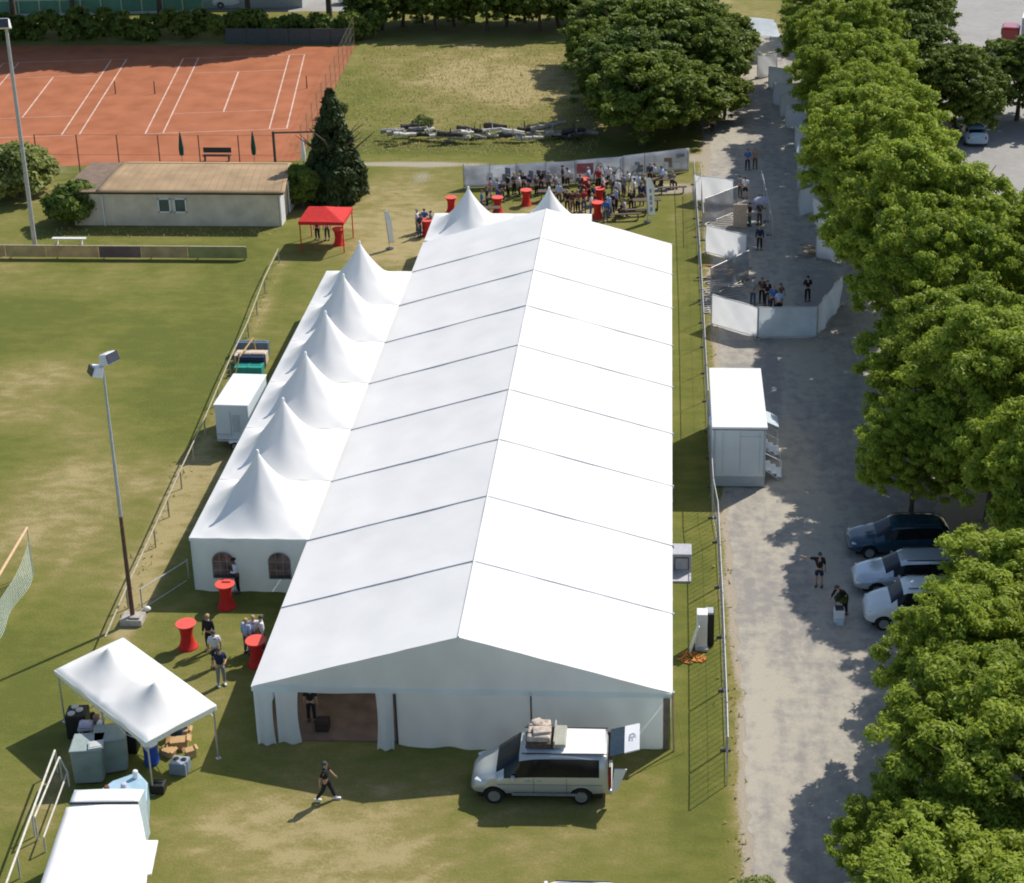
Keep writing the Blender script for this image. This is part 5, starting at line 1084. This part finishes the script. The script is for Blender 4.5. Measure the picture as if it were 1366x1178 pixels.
person(1031, 415, 'person in blue top in the queue group', 90, 'blue', 'navy', 'tan', 'stand')
person(1041, 412, 'person in brown top at the right of the queue group', 150, 'brown', 'black', 'brown', 'hips')
person(1039, 421, 'person in light blue shirt nearest the pale blue tarpaulin', 80, 'lblue', 'black', 'brown', 'stand')
person(950, 178, 'person in dark clothes at the lane edge beside the dark trees', 270, 'dgrey', 'black', 'tan', 'stand')
# folk at the red canopy and left group
person(424, 320, 'person in dark red under the red canopy, at its left', 250, 'maroon', 'black', 'dgrey', 'stand'); person(437, 320, 'person in white top under the middle of the red canopy', 270, 'white', 'dgrey', 'dgrey', 'stand')
person(560, 316, 'person in navy with pale sleeves at the red table left of the far gable', 330, 'navy', 'jeans', 'dgrey', 'leanf'); person(567, 309, 'person in blue behind the red table left of the far gable', 280, 'blue', 'navy', 'brown', 'hold'); person(557, 310, 'person in white shirt at the left side of that red table group', 350, 'white', 'jeans', 'grey', 'stand'); person(576, 312, 'person in grey half hidden by the marquee at the far left group', 200, 'grey', 'dgrey', 'dgrey', 'stand')
# crowd behind the marquee
crowd = [(643, 283, 'blue', 'navy', 'stand', 'person in blue leaning at the left far peak'), (650, 279, 'navy', 'navy', 'hold', 'person in navy right behind the left far peak'), (664, 268, 'lblue', 'blue', 'stand', 'person in light blue left of the dark pair by the banner'), (655, 266, 'pink', 'grey', 'hold', 'person in pink at the left end of the crowd'),
    (678, 262, 'black', 'black', 'stand', 'person in black, left of the dark pair by the banner'), (686, 259, 'dgrey', 'black', 'hold', 'person in dark grey, right of the dark pair by the banner'), (716, 262, 'dgrey', 'black', 'stand', 'person in dark grey between the two far peaks'), (722, 257, 'black', 'navy', 'hips', 'person in black behind the right far peak'), (732, 257, 'grey', 'dgrey', 'stand', 'person in grey by the banner behind the right far peak'),
    (757, 252, 'white', 'black', 'stand', 'person in white shirt left of the red table at the banner'), (751, 249, 'dgrey', 'black', 'phone', 'person in dark grey left of the white shirt by the banner'), (786, 252, 'lblue', 'navy', 'leanf', 'person in light blue behind the red table at the banner'), (764, 284, 'maroon', 'brown', 'stand', 'person in maroon in the middle of the trio by the right slope'), (757, 283, 'black', 'black', 'stand', 'person in black at the left of the trio by the right slope'), (771, 284, 'brown', 'black', 'hold', 'person in brown at the right of the trio by the right slope'),
    (788, 288, 'white', 'blue', 'leanf', 'person in white leaning on the big red table'), (792, 276, 'navy', 'black', 'stand', 'person in navy behind the big red table'), (804, 262, 'white', 'dgrey', 'hold', 'person in white behind the big red table'), (812, 290, 'lblue', 'jeans', 'stand', 'person in light blue right of the big red table'), (817, 286, 'navy', 'navy', 'hold', 'person in navy between big red table and bench'), (808, 296, 'blue', 'jeans', 'stand', 'person in blue nearest the right slope of the marquee'),
    (833, 287, 'white', 'black', 'sit', 'person in white seated on the low bench'), (829, 290, 'black', 'black', 'sit', 'person in black seated on the low bench'), (824, 268, 'white', 'black', 'stand', 'person in white shirt and black trousers in the middle of the crowd'), (832, 262, 'grey', 'dgrey', 'stand', 'person in grey right of the white shirt in the middle of the crowd'), (846, 268, 'white', 'navy', 'hips', 'person in white and navy beside the thin dark pole'), (853, 262, 'lblue', 'black', 'stand', 'person in light blue behind the thin dark pole'), (812, 250, 'white', 'black', 'hold', 'person in white at the banner right of the red table'), (801, 248, 'black', 'dgrey', 'stand', 'person in black at the banner right of the red table'), (838, 249, 'white', 'grey', 'sit', 'person in white seated before the banner'),
    (873, 248, 'white', 'black', 'stand', 'person in white shirt at the right end of the banner'), (882, 251, 'lblue', 'dgrey', 'hold', 'person in light blue by the folding table at the right end'), (888, 246, 'white', 'dgrey', 'sit', 'person in white seated by the folding table at the right end'), (867, 246, 'dgrey', 'black', 'stand', 'person in dark grey at the right end of the banner'), (897, 250, 'grey', 'black', 'sit', 'person in grey, farthest right in the crowd')]
r = random.Random(31)
for i, (x, y) in enumerate(((693, 262), (699, 258), (706, 262), (742, 262), (746, 274), (774, 262), (798, 253), (806, 270), (818, 258), (842, 282), (856, 274), (861, 262), (822, 280), (670, 270), (779, 283), (786, 268))):
    crowd.append((x, y, ['white', 'black', 'navy', 'grey', 'lblue', 'dgrey', 'red', 'maroon'][i % 8], ['black', 'dgrey', 'jeans'][i % 3], ['stand', 'hold', 'hips', 'leanf'][i % 4], 'person in %s and %s trousers in the crowd, %s' % (['white', 'black', 'navy', 'grey', 'light blue', 'dark grey', 'red', 'maroon'][i % 8], ['black', 'grey', 'blue'][i % 3], 'left of the red print' if x < 745 else 'in front of the seated ones' if y > 266 else 'near the dark arches')))
for (x, y, tp, lw, ps_, lb) in crowd: person(x, y, lb, r.uniform(0, 360), tp, lw, r.choice(['brown', 'dgrey', 'blond', 'black', 'grey']), ps_, r.choice(['shirt', 'longs']), sc_=r.uniform(.93, 1.0), grp='guests standing and sitting behind the marquee')
# ------------------------------------------------------------------ foliage
def leafmat(nm, a, b, tr=.35):
    m = bpy.data.materials.new(nm); m.use_nodes = True; t = m.node_tree; N = t.nodes; L = t.links; N.clear()
    out = N.new('ShaderNodeOutputMaterial'); df = N.new('ShaderNodeBsdfPrincipled'); df.inputs['Roughness'].default_value = .55; df.inputs['Specular IOR Level'].default_value = .25
    tl = N.new('ShaderNodeBsdfTranslucent'); mx = N.new('ShaderNodeMixShader'); mx.inputs[0].default_value = tr
    tc = N.new('ShaderNodeTexCoord'); n1 = N.new('ShaderNodeTexNoise'); n1.inputs['Scale'].default_value = .55; n1.inputs['Detail'].default_value = 5; L.new(tc.outputs['Object'], n1.inputs['Vector'])
    gi = N.new('ShaderNodeNewGeometry'); ad = N.new('ShaderNodeMath'); ad.operation = 'MULTIPLY_ADD'; ad.inputs[1].default_value = .45; L.new(gi.outputs['Random Per Island'], ad.inputs[0]); L.new(n1.outputs['Fac'], ad.inputs[2])
    oi = N.new('ShaderNodeObjectInfo'); a2 = N.new('ShaderNodeMath'); a2.operation = 'MULTIPLY_ADD'; a2.inputs[1].default_value = .25; L.new(oi.outputs['Random'], a2.inputs[0]); L.new(ad.outputs[0], a2.inputs[2])
    rp = N.new('ShaderNodeValToRGB'); rp.color_ramp.elements[0].position = .4; rp.color_ramp.elements[1].position = 1.0; rp.color_ramp.elements[0].color = (*a, 1); rp.color_ramp.elements[1].color = (*b, 1); L.new(a2.outputs[0], rp.inputs[0])
    L.new(rp.outputs[0], df.inputs['Base Color']); L.new(rp.outputs[0], tl.inputs[0]); L.new(df.outputs[0], mx.inputs[1]); L.new(tl.outputs[0], mx.inputs[2]); L.new(mx.outputs[0], out.inputs[0]); return m
L_bright = leafmat('robinia_leaf', (.125, .20, .015), (.37, .455, .055), .5); L_dark = leafmat('dark_leaf', (.05, .095, .016), (.19, .25, .04), .38); L_mid = leafmat('mid_leaf', (.065, .125, .016), (.22, .28, .04), .4); L_con = leafmat('conifer_leaf', (.018, .036, .012), (.055, .08, .022), .1)
L_shr = leafmat('shrub_leaf', (.16, .20, .045), (.34, .37, .11), .4)
bark = mat('bark', (.10, .075, .055), .95, .3, 6, .6, stretch=(1, 1, .3))
def leaves(cents, rads, n, size, seed, up=.35, droop=0.0, shell=(.55, 1.05), asp=1.7, zmin=.05, flat=.8, sub=None):
    """n leaf sprays spread through a set of lobes; returns vertices of quads"""
    g = np.random.default_rng(seed); cents = np.array(cents); rads = np.array(rads)
    if sub:
        m_, s0, s1 = sub; pr = rads**2; k = g.choice(len(cents), m_, p=pr/pr.sum()); d = g.normal(size=(m_, 3)); d /= np.linalg.norm(d, axis=1)[:, None]
        fl = (d[:, 2] < -.1) & (g.random(m_) < .6); d[fl, 2] *= -1
        cents = cents[k]+d*(rads[k]*(.75+.45*g.random(m_)))[:, None]*np.array([1, 1, .85]); rads = s0+(s1-s0)*g.random(m_); shell = (.1, 1.1); flat = .6
    pr = rads**2; k = g.choice(len(cents), n, p=pr/pr.sum()); d = g.normal(size=(n, 3)); d /= np.linalg.norm(d, axis=1)[:, None]
    fl = (d[:, 2] < -.2) & (g.random(n) < .55); d[fl, 2] *= -1
    rr = rads[k]*(shell[0]+(shell[1]-shell[0])*g.random(n)**.6); c = cents[k]+d*rr[:, None]*np.array([1, 1, flat])
    c += g.normal(size=(n, 3))*.05; c[:, 2] = np.maximum(c[:, 2], zmin)
    nrm = d+g.normal(size=(n, 3))*.55+np.array([0, 0, up]); nrm /= np.linalg.norm(nrm, axis=1)[:, None]
    t = g.normal(size=(n, 3))*.6+np.array([0, 0, -droop])+d*.8; t -= nrm*(t*nrm).sum(1)[:, None]; t /= np.linalg.norm(t, axis=1)[:, None]; b = np.cross(nrm, t)
    s = size*(.6+.8*g.random(n))[:, None]; a_ = t*s*asp*.5; b_ = b*s*.5
    v = np.stack([c-a_, c-a_*.1+b_, c+a_, c-a_*.1-b_], 1); return v.reshape(-1, 3)
def leafmesh(name, v, m):
    me = bpy.data.meshes.new(name); n = len(v); me.vertices.add(n); me.vertices.foreach_set('co', v.astype(np.float32).ravel()); me.loops.add(n); me.loops.foreach_set('vertex_index', np.arange(n, dtype=np.int32))
    me.polygons.add(n//4); me.polygons.foreach_set('loop_start', np.arange(0, n, 4, dtype=np.int32)); me.update(calc_edges=True); me.materials.append(m); return me
def crown_lobes(seed, rx, ry, z0, z1, n, lr=(.7, 1.5), prof=None):
    r = random.Random(seed); cs = []; rs = []; zc = (z0+z1)/2; rz = (z1-z0)/2
    for i in range(n):
        for _ in range(20):
            a = r.uniform(0, 2*PI); u = r.uniform(-.75, 1); q_ = math.sqrt(max(0, 1-u*u)); f = r.uniform(.55, .98)**(.5)
            l_ = r.uniform(*lr); x = math.cos(a)*q_*(rx-l_*.6)*f*(1+.12*math.sin(3*a+seed)); y = math.sin(a)*q_*(ry-l_*.6)*f; z = zc+u*(rz-l_*.5)*f
            if all((Vector((x, y, z))-Vector(c)).length > .55*(l_+rr)*.6 for c, rr in zip(cs, rs)): break
        cs.append((x, y, z)); rs.append(l_)
    return cs, rs
def trunk(seed, h, r0, spread, z0=None):
    r = random.Random(seed); b = MB(); z0 = z0 or h*.35; top = Vector((r.uniform(-.3, .3), r.uniform(-.3, .3), z0)); b.tube((0, 0, -.05), top*.5+Vector((.05, 0, 0)), r0*1.25, r0*.95, 9).tube(top*.5+Vector((.05, 0, 0)), top, r0*.95, r0*.8, 9)
    for i in range(6):
        a = i*1.05+r.uniform(-.3, .3); e = top+Vector((math.cos(a)*spread*.45, math.sin(a)*spread*.45, (h-z0)*r.uniform(.35, .6))); b.tube(top, e, r0*.5, r0*.28, 7)
        for j in range(2): a2 = a+r.uniform(-.8, .8); b.tube(e, e+Vector((math.cos(a2)*spread*.35, math.sin(a2)*spread*.35, (h-z0)*r.uniform(.1, .3))), r0*.28, r0*.08, 6)
    return b
TM = {}
def tree_mesh(key, kind, seed, h, rx, ry, z0, nl, lr, nleaf, size, m, **kw):
    cs, rs = crown_lobes(seed, rx, ry, z0, h, nl, lr); cs.append((0, 0, (z0+h)/2)); rs.append(min(rx, (h-z0)/2)*.62)
    v = leaves(cs, rs, nleaf, size, seed, **kw); TM[key] = (leafmesh('crown', v, m), trunk(seed, h, .2 if h > 5 else .08, rx))
    tb_ = TM[key][1]; me = bpy.data.meshes.new('trunk'); me.from_pydata([tuple(p) for p in tb_.v], [], tb_.f); me.materials.append(bark); me.update(); TM[key] = (TM[key][0], me)
for i in range(4): tree_mesh('rob%d' % i, 'r', 40+i, 10.2, 4.7, 4.5, 2.2, 48, (.7, 1.7), 105000, .10, L_bright, up=.5, droop=.3, asp=2.1, sub=(640, .22, .52))
for i in range(2): tree_mesh('drk%d' % i, 'd', 60+i, 8.0, 4.6, 4.4, .5, 60, (.8, 1.6), 50000, .17, L_dark, up=.4, asp=1.8, sub=(700, .25, .5))
tree_mesh('mid0', 'm', 70, 6.5, 3.4, 3.2, .4, 45, (.6, 1.2), 40000, .16, L_mid, up=.4, sub=(600, .2, .42))
tree_mesh('big0', 'b', 75, 16, 6.2, 5.8, 5.0, 60, (1.2, 2.2), 30000, .45, L_dark, up=.3)
tree_mesh('shr0', 's', 80, 2.7, 2.2, 2.0, .1, 26, (.4, .9), 9000, .17, L_shr, up=.4)
tree_mesh('shr1', 's', 81, 2.6, 1.7, 1.6, .05, 24, (.4, .8), 9000, .2, L_dark, up=.4)
tree_mesh('wil0', 's', 83, 7.5, 3.0, 3.0, .3, 60, (.5, 1.0), 26000, .28, L_dark, up=.1, droop=.9, asp=2.6)
def tree(key, x, y, lb, cat='tree', s=1.0, rz=0, name='tree', sz=None, grp=None):
    t = thing(name, lb, cat, (x, y, 0), rz, grp); t.scale = (s, s, sz or s)
    for nm, me in zip(('crown', 'trunk'), TM[key]): o = bpy.data.objects.new(nm, me); C.objects.link(o); o.parent = t
    return t
RG_ = 'bright green trees in the row along the right of the lane'
row = [(29.4, 90, 1, 'farthest bright tree of the row, beside the far end of the lane'), (29.3, 82.5, .95, 'bright tree second from the far end of the row'), (29.6, 75.5, 1.0, 'bright tree next to the crumpled grey covers on the lane'), (29.0, 68, 1.0, 'bright tree right of the people in blue and tan'), (29.2, 61, 1.02, 'bright tree right of the lane beside the umbrella holder'),
       (28.8, 54, .98, 'bright tree beside the car park, right of the grey slatted bays'), (28.6, 47.5, 1.0, 'bright tree overhanging the stacked boards'), (28.4, 41, .96, 'bright tree next to the pale blue tarpaulin corner'), (28.9, 34.5, 1.02, 'bright tree just this side of the pale blue tarpaulin'), (28.8, 28, 1.0, 'bright tree right of the white container roof'),
       (28.6, 21.8, .93, 'bright tree right of the container steps'), (30.1, 15.6, .98, 'bright tree whose crown covers the rear of the dark blue car'), (30.6, 9.0, .95, 'bright tree whose crown covers the boxy white car'), (29.0, 3.0, .9, 'bright tree just below the parked cars'), (25.6, -6.6, 1.0, 'large bright yellow green tree at the lower right'), (23.2, -13.4, .88, 'nearest bright tree, cut by the bottom edge')]
for i, (x, y, s, lb) in enumerate(row): tree('rob%d' % ((i*3+i//4) % 4), x-(.7 if i < 11 else 0), y, lb, s=s*(1.0, 1.07, .93, 1.03, .9)[i % 5], rz=i*1.7, grp=RG_, sz=s*(1.1, 1.0, 1.16)[i % 3]*(.92 if i < 6 else .78 if i == 13 else .66 if i >= 14 else .9 if i in (11, 12) else 1))
tree('rob2', 25.1, -.9, 'smaller low tree reaching farthest over the lane, below the parked cars', s=.66, rz=.8, grp=RG_, sz=.7)
tree('rob0', 29.2, 16.6, 'leafy tree filling the gap behind the roof of the dark blue car', s=.8, rz=4, grp=RG_)
tree('rob3', 22.4, -8.8, 'low leafy tree leaning over the lane just above the bottom edge', s=.52, rz=2.8, grp=RG_)
row2 = [(37, 28.5, 1, 'bright tree at the right edge behind the row, level with the container'), (35.3, 21, .95, 'bright tree at the right edge behind the row, above the parked cars'), (34.2, 13.5, .95, 'bright tree at the right edge, level with the dark blue car'), (33.5, 5.0, .9, 'bright tree at the right edge, level with the boxy white car'), (31.5, -2.5, .9, 'bright tree at the right edge above the big yellow green one'), (31.5, -10.5, .95, 'bright tree in the lower right corner'), (35.2, 35.5, .9, 'bright tree at the right edge below the car park')]
for i, (x, y, s, lb) in enumerate(row2): tree('rob%d' % ((i+2) % 4), x, y, lb, s=s, rz=i*2.3+1, grp='trees behind the row at the right edge')
tree('rob1', 25.7, 16.2, 'small yellowish green tree standing out between the row and the dark blue car', 'tree', .58, .4, 'tree', .6)
tree('shr0', 17.6, -8.2, 'small pale bush at the bottom edge on the lane verge', 'bush', .45, 2, 'bush'); tree('shr0', 19.8, -9.3, 'small pale bush at the bottom edge in the lane shade', 'bush', .5, 1, 'bush')
for i, (x, y, s, lb) in enumerate(((33.8, 81, 1.0, 'dark green tree by the side street, farther of the two beside the row'), (37.0, 76, .85, 'dark green tree in front of the light blue car'), (42.5, 79.5, .85, 'dark green tree at the middle of the side street'), (48, 78.5, .85, 'dark green tree at the right edge by the side street'), (36.2, 100, .95, 'very dark tree at the top beside the pale street'), (33, 108, 1.2, 'very dark tree at the top edge of the picture right of the lane'), (43.8, 57.5, .42, 'small dark tree at the right edge in front of the car park'))): tree('drk%d' % (i % 2), x, y, lb, s=s, rz=i*2.1, grp='dark trees along the side street')
for i, (x, y, s, lb) in enumerate(((12.8, 72.5, 1.05, 'dark tree nearest the banner fence'), (16.0, 76.5, .95, 'dark tree beside the lane, nearest of the clump'), (17.6, 83.0, 1.0, 'lighter edged dark tree beside the lane in the middle of the clump'), (12.0, 79.5, 1.1, 'dark tree in the middle of the clump'), (13.2, 88, 1.2, 'tall dark tree at the back of the clump'), (18.0, 91.5, 1.0, 'dark tree at the back of the clump beside the lane'), (10.5, 96, 1.1, 'dark tree at the far left of the clump, behind the meadow'), (16.4, 100, 1.1, 'dark tree at the far end of the clump near the path'))): tree(('mid0', 'mid0', 'mid0', 'drk1', 'mid0', 'mid0', 'drk0', 'mid0')[i], x, y, lb, s=s*(1.2 if ('mid0', 'mid0', 'mid0', 'drk1', 'mid0', 'mid0', 'drk0', 'mid0')[i] == 'mid0' else 1), rz=i*1.3, grp='dark trees in the clump left of the lane', sz=s*(1.05, .9, 1.15, .8, 1.0, .8, .7, .9)[i])
for x, y, s, lb in ((8.6, 92, .8, 'small dark tree at the left flank of the clump'), (20.3, 97, .7, 'small tree at the far right corner of the clump by the lane'), (19.2, 79, .62, 'low tree overhanging the lane edge beside the clump'), (9.3, 83, .55, 'low bushy tree at the meadow side of the clump')): tree('mid0', x, y, lb, s=s, rz=x, grp='dark trees in the clump left of the lane')
for i in range(14):
    x = -13+1.7*i; tree(('drk0', 'mid0', 'drk1')[i % 3], x, 109.5+(i % 3)*1.6+max(0, i-9)*.2, 'green tree in the dense belt behind the meadow, '+('leftmost', 'second from the left', 'third from the left', 'fourth from the left', 'fifth from the left', 'sixth from the left', 'seventh from the left', 'eighth from the left', 'seventh from the right', 'sixth from the right', 'fifth from the right', 'fourth from the right', 'third from the right', 'second from the right')[i], s=.72+.1*((i*7) % 4)/3, rz=i, grp='trees in the dense belt behind the meadow')
lbs = ['leftmost trunk behind the clay courts', 'second trunk from the left behind the clay courts', 'third trunk from the left behind the clay courts', 'fourth trunk from the left behind the clay courts', 'trunk at the corner of the clay courts']
for i, (px_, py_) in enumerate(((100, 40), (215, 35), (332, 28), (440, 25), (20, 34))):
    g_ = G(px_, py_); tree('big0', g_.x, g_.y, 'tall tree cut by the top edge, '+(lbs[i] if i < 4 else 'far left one'), s=1.3, rz=i*1.1, grp='tall trees behind the clay courts')
# hedge behind the courts
hg = thing('hedge', 'long dark clipped hedge behind the clay courts', 'hedge', (0, 0, 0)); cs = []; rs = []; r = random.Random(2)
for i in range(110): cs.append((-58+45*i/109+r.uniform(-.3, .3), 105.6+r.uniform(-.6, .9), r.uniform(.5, 2.2))); rs.append(r.uniform(.6, 1.1))
o = bpy.data.objects.new('foliage', leafmesh('foliage', leaves(cs, rs, 26000, .3, 5), L_dark)); C.objects.link(o); o.parent = hg
wl = thing('low_wall', 'dark low panel wall below the trees at the right end of the clay courts', 'wall', (-21, 103.9, 0)); b = MB()
for k in range(6): b.box((-5+2*k, .01*(k % 2), .75), (1.97, .08, 1.5))
b.build('panel', mat('grey_panel', (.07, .085, .08), .8, .15), wl)
# conifer
cg = np.random.default_rng(8); cs = []; rs = []; r = random.Random(8); Hc_ = 7.6
for i in range(170): z = Hc_*(r.random()**1.35)*.97+.2; w_ = 2.5*(1-(z/Hc_))**.85*(1 if z > 1 else .88)*r.uniform(.85, 1.08); a = r.uniform(0, 2*PI); cs.append((math.cos(a)*w_*.82, math.sin(a)*w_*.82, z)); rs.append(.20+.33*(1-z/Hc_))
cs.append((0, 0, 2)); rs.append(1.2); cs.append((0, 0, Hc_-.3)); rs.append(.3)
TM['con'] = (leafmesh('crown', leaves(cs, rs, 34000, .2, 8, up=.0, droop=1.0, asp=2.2, flat=1.35), L_con), TM['mid0'][1])
tree('con', -8.3, 59.9, 'dense dark cone shaped conifer between the hut and the meadow', name='conifer')
tree('wil0', -10.3, 58.0, 'dark ivy like bush between hut and conifer', 'bush', .42, 0, 'bush')
tree('shr0', -30.6, 60.0, 'large pale yellowish bush at the left edge behind the mast', 'bush', 1.35, .5, 'bush'); tree('shr0', -34.5, 61.5, 'pale bush cut by the left edge of the picture', 'bush', 1.2, 1.5, 'bush'); tree('shr1', -25.0, 54.6, 'dark green bush at the left end of the hut', 'bush', 1.1, 0, 'bush')
tree('shr1', -24.5, 57.5, 'dark bush behind the left end of the hut', 'bush', .8, 2, 'bush')
tree('shr0', -4.6, 76.6, 'small grey green bush in the meadow behind the log heap', 'bush', .4, 3, 'bush'); tree('shr0', -12.2, 80, 'bush at the fence between court and meadow', 'bush', .5, 3, 'bush')
v = put(1120, 820); tree('shr1', v[0]+.05, v[1]+.05, 'small green plant standing in the white crate on the lane', 'plant', .16, 0, 'potted_plant').location.z = .55
# tall grass tufts: one uncountable mass
g = np.random.default_rng(4); P3 = []
def tuft_line(pts, w_, n):
    pts = [np.array(p) for p in pts]; sg = [np.linalg.norm(b-a) for a, b in zip(pts[:-1], pts[1:])]; tot = sum(sg)
    for a, b, s in zip(pts[:-1], pts[1:], sg): k = int(n*s/tot); t = g.random((k, 1)); P3.append(a+(b-a)*t+g.normal(size=(k, 2))*w_)
tuft_line([(p_.x, p_.y) for p_ in pts_rail] if 'pts_rail' in globals() else [(-9.9, 48), (-8.8, 32), (-8.3, 18.7), (-7.4, 7.5)], .22, 200)
tuft_line([(17.3, -7), (17.3, 8), (17.2, 20), (17.2, 60)], .22, 250)
tuft_line([(-26, 52.6), (-11, 52.9)], .5, 300); tuft_line([(-13, 72), (8, 71.5)], .9, 1200); P3.append(np.stack([g.uniform(-13.5, 9.5, 8000), g.uniform(72, 103, 8000)], 1))
P3 = np.concatenate(P3); n = len(P3); hgt = .06+.12*g.random(n); a = g.uniform(0, 2*PI, n); c = np.stack([P3[:, 0], P3[:, 1], np.zeros(n)], 1); sd_ = np.stack([np.cos(a), np.sin(a), np.zeros(n)], 1)*.05
up_ = np.stack([g.normal(size=n)*.06, g.normal(size=n)*.06, hgt], 1); v = np.stack([c-sd_, c+sd_, c+sd_*.3+up_, c-sd_*.3+up_], 1).reshape(-1, 3)
o = bpy.data.objects.new('tall_grass', leafmesh('tall_grass', v, leafmat('dry_grass_blade', (.25, .25, .07), (.5, .42, .2), .5))); C.objects.link(o); tag(o, 'unmown dry grass along the fences and over the meadow', 'grass', kind='stuff')
